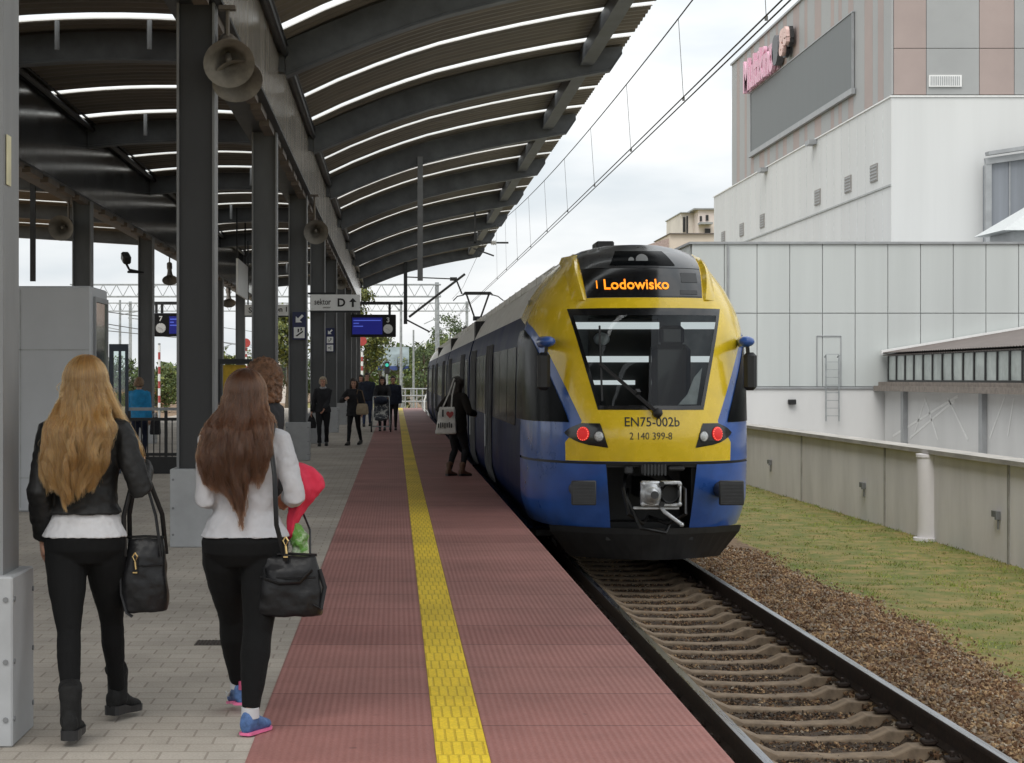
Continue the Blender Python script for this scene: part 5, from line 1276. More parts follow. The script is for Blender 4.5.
mb = MB(); mb.tube([(p.x,106,GZ-.1),(p.x,106,p.z)], .07, 8); make('shaft', mb, M['galv'], sgl)
mb = MB(); mb.box((p.x,106,p.z+.25),(.30,.2,.75),bev=.05); hd = make('signal_head', mb, M['black'], sgl)
mb = MB(); mb.lathe([(.10,0),(.10,.02)], (p.x,105.89,p.z+.40), (0,-1,0), 14); make('signal_light', mb, emis('teal_light', (.04,.45,.36), .35), hd)
# small low buildings and vans far off
def hut(px0,py0,px1,Y,label,mat,roofm):
    a = P(px0,py0,Y); b_ = P(px1,py0,Y); root = thing('low_building', label, 'building', ((a.x+b_.x)/2, Y, GZ))
    mb = MB(); mb.boxb(a.x,b_.x,Y,Y+6,GZ-.1,a.z); make('wall', mb, mat, root)
    mb = MB(); mb.prism([(a.x-.3,a.z+.003),(b_.x+.3,a.z+.003),((a.x+b_.x)/2,a.z+.9)], lambda u,v,t:(u,t,v), Y-.3, Y+6.3); make('roof', mb, roofm, root)
    for k in range(3): x = a.x+(b_.x-a.x)*(k+.5)/3; mb = MB(); mb.boxb(x-.5,x+.5,Y-.05,Y-.002,a.z-2.0,a.z-.8); make('window', mb, M['black'], root)
hut(272,357,300,190,'pale low building far behind the sector sign columns', M['beige'], M['greymetal'])
hut(112,388,160,170,'low orange-brown shed behind the blue jacket person', pmat('shed_orange',(.42,.22,.10),.8), M['tan_roof'])
hut(196,382,236,200,'long pale shed hidden behind the thick dark column', M['hall_white'], M['greymetal'])
# small drain grate in the paving
g0, g1 = P(196,640,1.6*F/262), P(226,646,1.6*F/268); gy = 1.6*F/(643-VY)
dg = thing('drain_grate', 'small dark drain grate set in the grey pavers', 'drain', (-.82, gy, 0))
gx0, gx1 = (196-VX)*gy/F, (228-VX)*gy/F
mb = MB(); mb.boxb(gx0, gx1, gy-.10, gy+.10, -.003, .004); make('frame', mb, pmat('grate_iron', (.05,.042,.036), .7, var=.3), dg)
mb = MB()
for k in range(9): x = gx0+.012+(gx1-gx0-.024)*k/8; mb.boxb(x-.004,x+.004,gy-.085,gy+.085,.0045,.008)
make('grate_bar', mb, M['rust'], dg)
# ------------------------------------------------------------------ people
def remesh(mb, vox, smooth_it=4, sm_f=.5, disp=None):
    """union of overlapping closed shapes as one continuous skin"""
    me = bpy.data.meshes.new('tmp'); me.from_pydata(mb.v, [], mb.f)
    import bmesh
    bm = bmesh.new(); bm.from_mesh(me); bmesh.ops.recalc_face_normals(bm, faces=bm.faces); bm.to_mesh(me); bm.free()
    o = bpy.data.objects.new('tmp', me); COL.objects.link(o)
    m = o.modifiers.new('r', 'REMESH'); m.mode = 'VOXEL'; m.voxel_size = vox; m.use_smooth_shade = True
    s_ = o.modifiers.new('s', 'SMOOTH'); s_.factor = sm_f; s_.iterations = smooth_it
    if disp:
        for size, st, depth in disp:
            tx = bpy.data.textures.new('folds', 'CLOUDS'); tx.noise_scale = size; tx.noise_depth = depth
            d = o.modifiers.new('d', 'DISPLACE'); d.texture = tx; d.strength = st; d.mid_level = .5; d.texture_coords = 'LOCAL'
    dg = bpy.context.evaluated_depsgraph_get(); dg.update()
    out = bpy.data.meshes.new_from_object(o.evaluated_get(dg))
    COL.objects.unlink(o); bpy.data.objects.remove(o); bpy.data.meshes.remove(me)
    return out
def put(name, me, mat, parent):
    me.name = name; me.materials.clear(); me.materials.append(mat)
    me.polygons.foreach_set('use_smooth', [True]*len(me.polygons))
    o = bpy.data.objects.new(name, me); COL.objects.link(o); o.parent = parent; return o
def sect(c, rx, ry, n=20, p=2.2, yaw=0):
    out = []
    for j in range(n):
        t = 2*math.pi*j/n; cx, sy = math.cos(t), math.sin(t)
        x = rx*math.copysign(abs(cx)**(2/p), cx); y = ry*math.copysign(abs(sy)**(2/p), sy)
        out.append(Vector((c[0] + x*math.cos(yaw)-y*math.sin(yaw), c[1] + x*math.sin(yaw)+y*math.cos(yaw), c[2])))
    return out
def ik(a, b, l1, l2, pole):
    a, b, pole = Vector(a), Vector(b), Vector(pole); d = b - a; L_ = min(d.length, (l1+l2)*.999); dn = d.normalized()
    x = (l1*l1 - l2*l2 + L_*L_) / (2*L_); h = math.sqrt(max(0, l1*l1 - x*x))
    pp = pole - dn*pole.dot(dn); pp = pp.normalized() if pp.length > 1e-4 else Vector((1,0,0))
    return a + dn*x + pp*h, a + dn*L_
def hand(mb, wrist, fdir, palm_n, side, s=1.0, curl=.5):
    """palm, four bent fingers of different lengths and a thumb on the side"""
    w = Vector(wrist); f = Vector(fdir).normalized(); n = Vector(palm_n); n = (n - f*n.dot(f)).normalized(); a = f.cross(n)*side
    mb.rings([[w + f*t*s + a*(u*rw)*s + n*(v*rn)*s for u, v in ((1,0),(.7,.7),(0,1),(-.7,.7),(-1,0),(-.7,-.7),(0,-1),(.7,-.7))] for t, rw, rn in ((-.02,.024,.019),(.01,.028,.017),(.045,.039,.015),(.085,.040,.013),(.094,.034,.010))])
    for k, (off, ln) in enumerate(((.029,.070),(.010,.078),(-.010,.073),(-.028,.057))):
        b0 = w + f*.080*s + a*off*s; ang = 0; p = [b0]; cur = f
        for q, seg in enumerate((.45,.32,.23)):
            ang += curl*(.55+.25*q+.06*k); d = f*math.cos(ang) + n*math.sin(ang); p.append(p[-1] + d*ln*seg*s)
        mb.tube(p, [.0092*s,.0088*s,.0078*s,.0065*s], 8)
    p = [w + f*.02*s + a*.026*s, w + f*.048*s + a*.048*s + n*.008*s, w + f*.075*s + a*.050*s + n*.022*s, w + f*.095*s + a*.042*s + n*.034*s]
    mb.tube(p, [.014*s,.011*s,.0095*s,.0075*s], 8)
SKIN = pmat('skin', (.48,.27,.19), .55, var=.06, scale=12, spec=.4)
SKIN.node_tree.nodes['Principled BSDF'].inputs['Subsurface Weight'].default_value = .08
M['lips'] = pmat('lips', (.40,.14,.12), .5); M['eye'] = pmat('eye_dark', (.03,.025,.02), .2)
def cloth(name, col, rough=.8, var=.12, scale=14, bump=.25, bscale=260, sheen=.0, **k):
    m = pmat(name, col, rough, var=var, scale=scale, bump=bump, bscale=bscale, spec=.25, **k)
    m.node_tree.nodes['Principled BSDF'].inputs['Sheen Weight'].default_value = sheen; return m
BLK = cloth('black_stretch_cloth', (.0045,.0047,.0050), .9, sheen=.0)
CH = dict(black=BLK)
class Fig: pass
def person(label, loc, face, H=1.65, hw=1.0, bw=1.0, feet=((.09,.0,0,0),(-.09,.0,0,0)), hands=None, head_yaw=0, head_pitch=0, vox=.012,
           bottom=None, bottom_len=1.0, leg_r=1.0, top=None, top_z=.55, top_flare=0.0, top_th=.012, top_puff=0.0, sleeve_end=.97, collar=0, shoe=None, shoe_style='shoe',
           skin=None, waist_off=(0,0), folds=.008, skirt=None, group=None, lean=0.0, knee_in=0.0, calf=1.0, sleeve_r=1.0, shoe_s=1.0):
    s = H/1.65; g = Fig(); g.s = s
    root = thing('person', label, 'person', loc, face, group); g.root = root
    hipz = .515*H; g.hipz = hipz
    def sway(z): return lean*max(0, z-hipz)
    hips = {1: Vector((.085*s*hw, 0, hipz-.03*s)), -1: Vector((-.085*s*hw, 0, hipz-.03*s))}
    ank, knee = {}, {}
    for sd, ft in zip((1,-1), feet):
        x, y, lift, yaw = ft; a = Vector((x*s, y*s - .03*s, (.085+lift)*s)); 
        l1, l2 = .236*H, .226*H
        kn, an = ik(hips[sd], a, l1, l2, ((0.04-knee_in)*sd,1,0)); knee[sd] = kn; ank[sd] = an
    g.ank, g.knee = ank, knee
    shz = .815*H; sho = {sd: Vector((.158*s*bw*sd, sway(shz) + .0, shz)) for sd in (1,-1)}
    hands = hands or {}
    el, wr, hd = {}, {}, {}
    for sd in (1,-1):
        h = hands.get(sd, dict(w=(.22*sd, .03, .485*1.65), pole=(sd*.25,-1,0)))
        e_, w_ = ik(sho[sd], Vector(h['w'])*s, .178*H, .150*H, h.get('pole', (sd*.2,-1,-.1))); el[sd] = e_; wr[sd] = w_
        hd[sd] = h
    g.sho, g.el, g.wr = sho, el, wr
    # ---- torso profile: z, rx, ry, yoff
    T = [(.455,.105*hw,.085*hw,-.005),(.49,.165*hw,.112*hw,-.012),(.525,.170*hw,.115*hw,-.012),(.56,.155*hw,.100*hw,-.004),(.61,.128*bw,.086*bw,.004),(.66,.128*bw,.088*bw,.006),(.71,.140*bw,.100*bw,.008),(.755,.150*bw,.104*bw,.004),(.79,.158*bw,.090*bw,-.004),(.815,.150*bw,.072*bw,-.006),(.835,.095*bw,.058,-.006),(.85,.058,.052,-.004)]
    g.T = T
    def tring(row, add=0.0, n=22):
        z, rx, ry, yo = row; return sect((waist_off[0]*s*(1-abs(z-.62)*3) if abs(z-.62) < .33 else 0, yo*s + sway(z*H), z*H), rx*s+add, ry*s+add, n)
    hc = Vector((0, .018*s + sway(.93*H)*1.05, .932*H)); g.hc = hc
    body = MB()
    body.rings([tring(r, -.008) for r in T])
    body.tube([Vector((0,-.005*s+sway(.83*H),.83*H)), Vector((0,.002*s+sway(.86*H),.862*H)), hc + Vector((0,-.012*s,-.05*s))], [.056*s,.050*s,.052*s], 14)
    for sd in (1,-1):
        body.tube([hips[sd]+Vector((0,0,.04*s)), hips[sd].lerp(knee[sd],.25), hips[sd].lerp(knee[sd],.6), knee[sd], knee[sd].lerp(ank[sd],.28)+Vector((0,-.012*s,0)), knee[sd].lerp(ank[sd],.65), ank[sd]],
                  [.080*s*leg_r,.080*s*leg_r,.062*s*leg_r,.050*s,.050*s,.038*s,.032*s], 14)
        yaw = feet[0 if sd == 1 else 1][3]; fd = Vector((math.sin(yaw), math.cos(yaw), 0))
        body.tube([ank[sd], ank[sd]+Vector((0,0,-.055*s))+fd*.02*s, ank[sd]+Vector((0,0,-.06*s))+fd*.10*s], [(.030*s),(.024*s),(.018*s)], 10)
        body.tube([sho[sd]*1+Vector((-.02*sd*s,0,-.01*s)), sho[sd].lerp(el[sd],.3), sho[sd].lerp(el[sd],.75), el[sd], el[sd].lerp(wr[sd],.3), el[sd].lerp(wr[sd],.8), wr[sd]], [.044*s,.042*s,.036*s,.033*s,.034*s,.027*s,.024*s], 12)
        fd_ = Vector(hd[sd].get('f', (0,0,0)));  fd_ = fd_ if fd_.length > 0 else (wr[sd]-el[sd])
        hand(body, wr[sd], fd_, hd[sd].get('n', (-sd,.2,0)), -sd if True else sd, s, hd[sd].get('curl', .5))
    # ---- head, turned on the neck
    hb = MB()
    hb.ell((0,-.004*s,.012*s), (.074*s,.094*s,.098*s), 20, 14)
    hb.ell((0,.028*s,-.050*s), (.056*s,.062*s,.066*s), 16, 10)
    hb.ell((0,.073*s,-.093*s), (.022*s,.018*s,.016*s), 10, 7)
    hb.tube([(0,.090*s,.012*s),(0,.103*s,-.020*s),(0,.110*s,-.034*s),(0,.094*s,-.043*s)], [.008*s,.011*s,.014*s,.010*s], 8)
    hb.tube([(-.045*s,.078*s,.022*s),(-.02*s,.091*s,.026*s),(.02*s,.091*s,.026*s),(.045*s,.078*s,.022*s)], .009*s, 8)
    for sd in (1,-1):
        hb.ell((sd*.075*s,-.008*s,-.012*s), (.010*s,.021*s,.032*s), 10, 8); hb.ell((sd*.042*s,.066*s,-.030*s), (.022*s,.018*s,.020*s), 10, 7)
    HM = Matrix.Translation(hc) @ Euler((head_pitch, 0, head_yaw)).to_matrix().to_4x4(); g.HM = HM
    def hx(mbx): mbx.v = [tuple(HM @ Vector(v)) for v in mbx.v]; return mbx
    g.hx = hx
    hx(hb); body.add(hb.v, hb.f)
    b_ = put('body', remesh(body, vox if vox < .009 else .009, 3), skin or SKIN, root); g.body = b_
    f = MB()
    for sd in (1,-1): f.ell((sd*.030*s,.086*s,.0*s), (.012*s,.007*s,.006*s), 10, 6)
    make('eyes', hx(f), M['eye'], b_, local=True)
    f = MB(); f.ell((0,.093*s,-.064*s), (.022*s,.007*s,.007*s), 10, 6); make('mouth', hx(f), M['lips'], b_, local=True)
    # ---- clothes
    if bottom:
        m = MB(); m.rings([tring(r, .010) for r in T if r[0] < .55] + [tring((.565,.145*hw,.095*hw,.0), .002)])
        for sd in (1,-1):
            kn = knee[sd].lerp(ank[sd], .0); end = knee[sd].lerp(ank[sd], bottom_len)
            lr = leg_r; ew = 1.0 if not skirt else 1.0
            fl = getattr(g, 'flare', 0)
            pts = [hips[sd]+Vector((0,0,.05*s)), hips[sd].lerp(knee[sd],.15), hips[sd].lerp(knee[sd],.5), hips[sd].lerp(knee[sd],.85), knee[sd], knee[sd].lerp(ank[sd],.25)+Vector((0,-.014*s,0)), knee[sd].lerp(ank[sd],.6)+Vector((0,-.006*s,0)), end]
            wide = 0.0 if bottom_len < 1.05 and leg_r != 0 else 0
            rr = [.088*s*lr,.091*s*lr,.079*s*lr,.062*s*(.6+.4*lr)*(.4+.6*calf),.057*s*(.7+.3*lr)*calf,.058*s*(.7+.3*lr)*calf,.047*s*(.7+.3*lr)*calf,(.040+.02*skirt if skirt else .040)*s]
            m.tube(pts, rr, 16)
        put('trousers', remesh(m, vox, 4, disp=[(.06, .006, 2)]), bottom, root)
    if top:
        m = MB(); rows = [r for r in T if r[0] > top_z + .01]
        z0 = rows[0]; 
        base = [np.interp(top_z, [r[0] for r in T], [r[k] for r in T]) for k in (1,2,3)] if top_z > .455 else [T[1][1], T[1][2], T[1][3]]
        allr = []
        if top_z <= .455: allr.append((top_z, base[0]+top_flare, base[1]+top_flare, base[2])); allr += [(r[0], max(r[1], .15*bw), r[2], r[3]) for r in T[1:]]
        else: allr = [(top_z, float(base[0])+top_flare, float(base[1])+top_flare, float(base[2]))] + rows
        m.rings([tring(r, top_th + top_puff*(1 if .56 < r[0] < .8 else .3)) for r in allr])
        if collar: m.tube([Vector((0,-.004*s+sway(.83*H),.825*H)), Vector((0,.002*s+sway(.85*H),.825*H+collar))], [.078*s,.066*s], 16)
        for sd in (1,-1):
            en = el[sd].lerp(wr[sd], sleeve_end); tt = top_th + top_puff
            m.tube([sho[sd]+Vector((-.035*sd*s,0,-.012*s)), sho[sd]+Vector((0.0,0,-.02*s)), sho[sd].lerp(el[sd],.3), sho[sd].lerp(el[sd],.75), el[sd], el[sd].lerp(wr[sd],.3), en.lerp(el[sd],.12), en],
                   [.050*s+tt*.5]+[(q_*s+tt)*sleeve_r for q_ in (.049,.045,.040,.040,.038,.031,.029)], 14)
        t_ = put('shirt' if top in (GREYW,) else 'jacket', remesh(m, vox, 4, disp=[(.10, folds*1.5, 1), (.035, folds, 2)]), top, root); g.top = t_
    if shoe:
        for sd in (1,-1):
            yaw = feet[0 if sd == 1 else 1][3]; lift = feet[0 if sd == 1 else 1][2]
            fd = Vector((math.sin(yaw), math.cos(yaw), 0)); sdv = Vector((math.cos(yaw), -math.sin(yaw), 0)); a = ank[sd]; 
            zf = a.z - .085*s; pit = min(.5, lift*4); 
            def q(f_, u, z):   # foot frame; heel raised when lifted
                zz = z + max(0, (.12*s - f_))*math.tan(pit)*.0; f_ *= shoe_s; u *= shoe_s; return a + fd*f_ + sdv*u + Vector((0,0,zf - a.z + z)) + Vector((0,0,-max(0,f_)*math.sin(pit)))
            m = MB(); rs = []
            hl = .025 if shoe_style == 'boot' else 0.0
            for f_, hw_, z0, z1 in ((-.066,.022,.012,.075),(-.055,.034,.003,.105),(-.02,.037,.003,.115),(.03,.037,.004,.105),(.08,.042,.004,.075),(.13,.045,.004,.058),(.165,.038,.006,.048),(.185,.020,.012,.035)):
                ring_ = []
                for j in range(14):
                    t_ = 2*math.pi*j/14; ring_.append(q(f_*s, hw_*s*math.cos(t_), ((z0+z1)/2 + (z1-z0)/2*math.sin(t_))*s + hl*s*(.5 if f_ < .06 else .15)))
                rs.append(ring_)
            m.rings(rs)
            if shoe_style == 'boot': m.tube([a+Vector((0,0,-.03*s)), a+Vector((0,-.004,.05*s)), a+Vector((0,-.008,.11*s)), a.lerp(knee[sd],.36)], [.047*s,.046*s,.050*s,.053*s], 14)
            up = put('boot' if shoe_style == 'boot' else 'shoe', remesh(m, min(vox,.007), 3, disp=[(.03,.005,1)]), shoe, root)
            so_ = MB(); rs = []
            for f_, hw_ in ((-.066,.022),(-.055,.036),(0,.040),(.05,.040),(.10,.046),(.14,.047),(.172,.036),(.190,.016)):
                t0, t1 = 0, (.013 if shoe_style != 'boot' else (.030 if f_ > .02 else .042))
                rs.append([q(f_*s, u*hw_*s, z*s) for u, z in ((-1,t0),(1,t0),(1.03,t1),(-1.03,t1))])
            so_.rings(rs, 0, False); make('sole', so_, M.get('sole_'+shoe_style, M['black']), up, local=True)
            g.__dict__.setdefault('shoes', []).append((up, q, sd))
    return g
def cap_hair(g, mat, length=.0, puff=.012, vol=1.0, folds=.012, name='hair'):
    """short or shoulder-length hair as a tufted mass on the skull"""
    s = g.s; m = MB()
    m.ell((0,-.012*s,.022*s), ((.078+puff)*s*vol,(.094+puff)*s*vol,(.098+puff)*s), 20, 14)
    if length > 0:
        m.rings([sect((0,(-.030)*s,.03*s),(.080+puff)*s*vol,(.080+puff)*s,18), sect((0,-.040*s,-.05*s),(.086+puff)*s*vol,(.064+puff)*s,18), sect((0,-.046*s,-length*s),(.080+puff)*s*vol,(.050+puff)*s,18), sect((0,-.044*s,-length*1.15*s),(.05)*s*vol,(.03)*s,18)])
    # keep the face open: drop what lies in front
    m2 = MB(); g.hx(m); me = remesh(m, .009, 2, disp=[(.03, folds, 2), (.012, folds*.6, 1)])
    inv = g.HM.inverted()
    for v in me.vertices:
        l = inv @ v.co
        if l.y > .055*s and l.z < .055*s:                # pull the fringe back off the face
            l.y = .055*s - (l.y-.055*s)*.3; v.co = g.HM @ l
    return put(name, me, mat, g.root)
def hair_mat(name, c1, c2):
    m, t, b = nodes(name); t.nodes.remove(b); out = t.nodes['Material Output']
    h = N(t, 'ShaderNodeBsdfHairPrincipled'); h.parametrization = 'COLOR'; h.inputs['Roughness'].default_value = .32; h.inputs['Radial Roughness'].default_value = .4
    hi = N(t, 'ShaderNodeHairInfo'); rp = N(t, 'ShaderNodeValToRGB'); rp.color_ramp.elements[0].color = (*c1,1); rp.color_ramp.elements[1].color = (*c2,1)
    L(t, hi.outputs['Random'], rp.inputs['Fac']); L(t, rp.outputs[0], h.inputs['Color']); L(t, h.outputs[0], out.inputs['Surface']); return m
def long_hair(g, mat, prof, seed, n=5200, wav=.006, side_max=112, tip=(.0,.12), yb=None, locks=None, name='hair', gap=None, tipfn=None):
    """individual strands: down over the skull from the parting, then falling along the back. prof: z -> (centre x, half width); yb(z): back surface"""
    r_ = np.random.default_rng(seed); s = g.s; inv = g.HM; pts = []; rad = []; sizes = []; cd = r_.normal(0, .009, 80); ctip = r_.normal(0, .030, 80); cx_ = r_.normal(0, .006, 80)
    zs = [p[0] for p in prof][::-1]; cxs = [p[1] for p in prof][::-1]; hws = [p[2] for p in prof][::-1]; zend = prof[-1][0]
    clump_ph = r_.uniform(0, 6.28, 80); clump_am = r_.uniform(.5, 1.4, 80); K = 20
    rx, ry, rz = .081*s, .100*s, .112*s
    for i in range(n):
        phi = R(r_.uniform(-side_max, side_max)); lay = r_.random()
        th0 = R(90 - 78*r_.random()**1.5); part = r_.normal(0, .004)
        c = int(min(.999, max(0, phi/R(side_max)*.5+.5 + r_.normal(0,.012)))*39.99) * 2 + int(lay > .55)
        u = math.sin(phi) if abs(phi) < 1.571 else math.copysign(1 + .0*(abs(phi)-1.571), phi)
        sph = r_.normal(0, .35); fly = 1.0 if r_.random() > .07 else 3.5
        ze = zend + r_.uniform(*tip)*.8 + .06*abs(u)**2 + ctip[c] + (tipfn(u) if tipfn else 0)
        P_ = []
        k1 = 7
        for k in range(k1):
            th = th0 + (R(2)-th0)*k/(k1-1); e_ = 1.0 + (.03 + .13*lay)*min(1, k/3.5 + max(0,(60-math.degrees(th0))/60)*.6)
            q = Vector((rx*e_*math.sin(phi)*math.cos(th) + part, -ry*e_*math.cos(phi)*math.cos(th), .012*s + rz*(1+.04*lay)*math.sin(th))); P_.append(g.HM @ q)
        x1, y1, z1 = P_[-1]; fr = abs(phi) > R(95)
        hw1 = max(.06, rx*1.12)
        for k in range(1, K - k1 + 1):
            t = k/(K-k1); z = z1 + (ze - z1)*t
            cx = np.interp(z, zs, cxs); hw = np.interp(z, zs, hws)
            w_ = min(1, t*2.0); w_ = w_*w_*(3-2*w_)
            uu = u*(.55+.45*lay) if abs(u) < .98 else u*(.80+.2*lay)
            x = x1*(1-w_) + (cx + uu*hw)*w_ 
            x += wav*clump_am[c]*math.sin(z*38 + clump_ph[c] + sph)*min(1,t*2) + r_.normal(0,.0022)*fly + cx_[c]*min(1,t*1.5)
            back = yb(z, x) ; thick = .050*(1-t*.45)*math.sqrt(max(0.05, 1-min(1,abs(uu))**2))
            y_t = back - .006 - thick*(.15+.85*lay) + cd[c]*min(1,t*2) if not fr else y1*.5 + (back+.05)*.5
            y = y1*(1-w_) + y_t*w_ + wav*.5*clump_am[c]*math.cos(z*33+clump_ph[c]+sph)
            if gap and t > .15: 
                gx, gw, z0g, z1g = gap
                if z0g < z < z1g and abs(x-gx) < gw: x = gx + math.copysign(gw*(1+.25*abs(x-gx)/gw), x-gx)
            P_.append(Vector((x, y, z)))
        pts += P_; sizes.append(len(P_)); rad += [.00095*(1-.75*(k/len(P_))**3) for k in range(len(P_))]
    hc = bpy.data.hair_curves.new(name); hc.add_curves(sizes)
    hc.points.foreach_set('position', np.array([tuple(p) for p in pts], dtype=np.float32).ravel()); hc.points.foreach_set('radius', np.array(rad, dtype=np.float32))
    hc.materials.append(mat); o = bpy.data.objects.new(name, hc); COL.objects.link(o); o.parent = g.root; return o

# ---- the blonde woman in front
S1 = F/8.35; bx = (85-VX)/S1
M['sole_boot'] = M['black']; LEATHER = cloth('black_leather', (.013,.013,.013), .55, var=.3, scale=8, bump=.15, bscale=40)
KNITW = cloth('white_jersey', (.50,.50,.515), .85, var=.05, bump=.25, bscale=16, stretch=(1,1,.5)); GREYW = cloth('pale_grey_jersey', (.43,.43,.45), .85, var=.06, bump=.25, bscale=16, stretch=(1,1,.5))
BOOT = cloth('black_suede', (.010,.010,.010), .75, var=.3, scale=20)
fl_ = ((73-VX)*8.10/F - bx, -.25); fr_ = ((120-VX)*8.72/F - bx, .34)
gb = person('blonde woman with long wavy hair in a black jacket and leggings carrying a black handbag', (bx, 8.35, 0), 0, 1.69, hw=1.0, bw=.97, vox=.007, calf=.90, sleeve_r=.93,
    feet=((fr_[0]/1.024, .33, .015, .35), (fl_[0]/1.024, -.26, .0, -.05)), hands={1: dict(w=(.235,.17,1.16), pole=(.12,-1,-.5), f=(-.25,.9,.25), n=(-1,0,.3), curl=.55), -1: dict(w=(-.195,.04,.855), pole=(-.05,-1,0))},
    bottom=BLK, bottom_len=.92, leg_r=1.04, top=LEATHER, top_z=.585, top_flare=.012, top_th=.017, top_puff=.001, sleeve_end=.98, collar=.03, shoe=BOOT, shoe_style='boot', folds=.011, head_yaw=0)
m = MB(); s = gb.s; H = 1.69
m.rings([sect((0, r[3]*s, r[0]*H), r[1]*s+.020, r[2]*s+.020, 24) for r in [(.525,.170,.113,-.012)] + [(r[0], r[1]-.012, r[2]-.012, r[3]) for r in gb.T if .55 < r[0] < .65]])
put('undershirt', remesh(m, .007, 2, disp=[(.05,.010,1),(.02,.006,1)]), KNITW, gb.root)
HB = hair_mat('blonde_hair', (.17,.054,.012), (.41,.158,.040))
def yb1(z, x): return -np.interp(z, [.9,1.1,1.25,1.38,1.45,1.5,1.6], [.115,.125,.135,.120,.085,.065,.06]) + .9*max(0,abs(x)-.12)*.5
long_hair(gb, HB, [(1.64,-.005,.095),(1.50,0,.122),(1.37,-.006,.155),(1.24,-.025,.150),(1.15,-.045,.132),(1.07,-.05,.100)], 3, n=15000, wav=.013, yb=yb1, tip=(0,.10))
# lock of hair over her right shoulder, falling in front of the arm
def side_lock(g, mat, path, n, seed, spread):
    r_ = np.random.default_rng(seed); pts = []; rad = []; K = len(path)
    for i in range(n):
        o_ = r_.normal(0, 1, 3)*spread; ph = r_.uniform(0, 1)
        for k, p in enumerate(path): 
            e_ = 1.0 if k else .5
            if k == K-1: e_ = .5
            pts.append((p[0]+o_[0]*e_+.004*math.sin(p[2]*40+ph), p[1]+o_[1]*e_, p[2]+o_[2]*.6*(1 if k == K-1 else .3)-(.03*r_.random() if k == K-1 else 0))); rad.append(.0012 if k < K-1 else .0005)
    hc = bpy.data.hair_curves.new('hair_lock'); hc.add_curves([K]*n); hc.points.foreach_set('position', np.array(pts, dtype=np.float32).ravel()); hc.points.foreach_set('radius', np.array(rad, dtype=np.float32)); hc.materials.append(mat)
    o = bpy.data.objects.new('hair_lock', hc); COL.objects.link(o); o.parent = g.root; return o
side_lock(gb, HB, [(.075,-.02,1.62),(.10,.0,1.53),(.135,.015,1.44),(.185,.03,1.36),(.215,.05,1.28),(.225,.07,1.22),(.222,.085,1.16)], 420, 8, .013)
m = MB(); m.box((.185,.30,1.165), (.012,.075,.145), (.5,0,.2), bev=.005); tag(make('phone', m, M['white'], None, origin=None), 'white phone held up by the blonde woman', 'phone')
ph_ = bpy.data.objects['phone']; ph_.location = (bx, 8.35, 0); XF[ph_] = Matrix.Translation((bx,8.35,0))
# ---- handbags
BAG = cloth('black_bag_leather', (.011,.011,.012), .36, var=.3, scale=5, bump=.15, bscale=50); M['gold'] = pmat('gold_clasp', (.75,.55,.25), .3, metal=.9)
def bag(label, c, wd, ht, dp, rz, strap_pts, strap_r=.010, clasp=(0,0), tilt=0):
    root = thing('handbag', label, 'handbag', c, rz)
    m = MB(); rs = []
    for t, kx, ky in ((0,.90,.80),(.02,.97,.95),(.12,1.0,1.0),(.4,1.0,1.0),(.75,.93,.80),(.95,.86,.48),(1.0,.83,.36)):
        rs.append(sect((0, 0, -ht + ht*t), wd/2*kx, dp/2*ky, 28, 3.4))
    m.rings(rs); me = remesh(m, .007, 2, disp=[(.14,.030,1),(.05,.008,1)]); put('bag_body', me, BAG, root)
    m = MB(); m.tube([(-wd*.42,0,.002),(0,0,.006),(wd*.42,0,.002)], .006, 6); m.tube([(-wd*.43,-dp*.35,-ht*.35),(0,-dp*.52,-ht*.36),(wd*.43,-dp*.35,-ht*.35)], .004, 6); make('seam_piping', m, BAG, root, local=True)
    m = MB(); m.box((clasp[0], -dp*.5-.006, clasp[1]-.03), (.022,.008,.075), bev=.003); make('front_tab', m, BAG, root, local=True)
    m = MB(); cx, cz = clasp; m.tube([(cx,-dp*.5-.012,cz+.03),(cx+.012,-dp*.5-.014,cz+.012),(cx,-dp*.5-.013,cz-.01),(cx-.012,-dp*.5-.014,cz+.012),(cx,-dp*.5-.012,cz+.03)], .0035, 6); m.tube([(cx,-dp*.5-.013,cz-.01),(cx+.004,-dp*.5-.013,cz-.045)], .005, 6); m.tube([(cx-.010,-dp*.5-.013,cz-.06),(cx+.010,-dp*.5-.013,cz-.06)], .004, 6); make('clasp', m, M['gold'], root, local=True)
    for path in strap_pts:
        m = MB(); m.tube([Vector(p) for p in path], [(strap_r, strap_r*.45)]*len(path), 8); make('strap', m, BAG, root, local=True)
    return root
# bag of the blonde woman hangs from her right forearm
S2 = F/8.45; bc = Vector(((146.5-VX)/S2, 8.42, 1.6-(537-VY)/S2))
fa = gb.el[1].lerp(gb.wr[1], .35) + Vector((bx, 8.35, 0)); q = fa - bc
arch = lambda sx, dy: [(sx*.085, dy, -.05), (sx*.075+q.x*.4, dy+q.y*.4, q.z*.45), (q.x+sx*.02-.02, q.y+dy*.2, q.z+.02), (q.x-.02, q.y+dy*.1, q.z+.058)]
st1 = [(-.085,-.065,-.08),(-.085+q.x*.3,-.06+q.y*.3,q.z*.4),(q.x-.035,q.y-.02,q.z+.01),(q.x-.01,q.y,q.z+.052),(q.x+.02,q.y-.01,q.z+.01),(.06+q.x*.3,-.06+q.y*.3,q.z*.4),(.080,-.065,-.08)]
st2 = [(-.080,.065,-.08),(-.075+q.x*.3,.05+q.y*.3,q.z*.4),(q.x-.03,q.y+.02,q.z+.01),(q.x-.005,q.y+.03,q.z+.052),(q.x+.03,q.y+.02,q.z+.01),(.075+q.x*.3,.05+q.y*.3,q.z*.4),(.085,.065,-.08)]
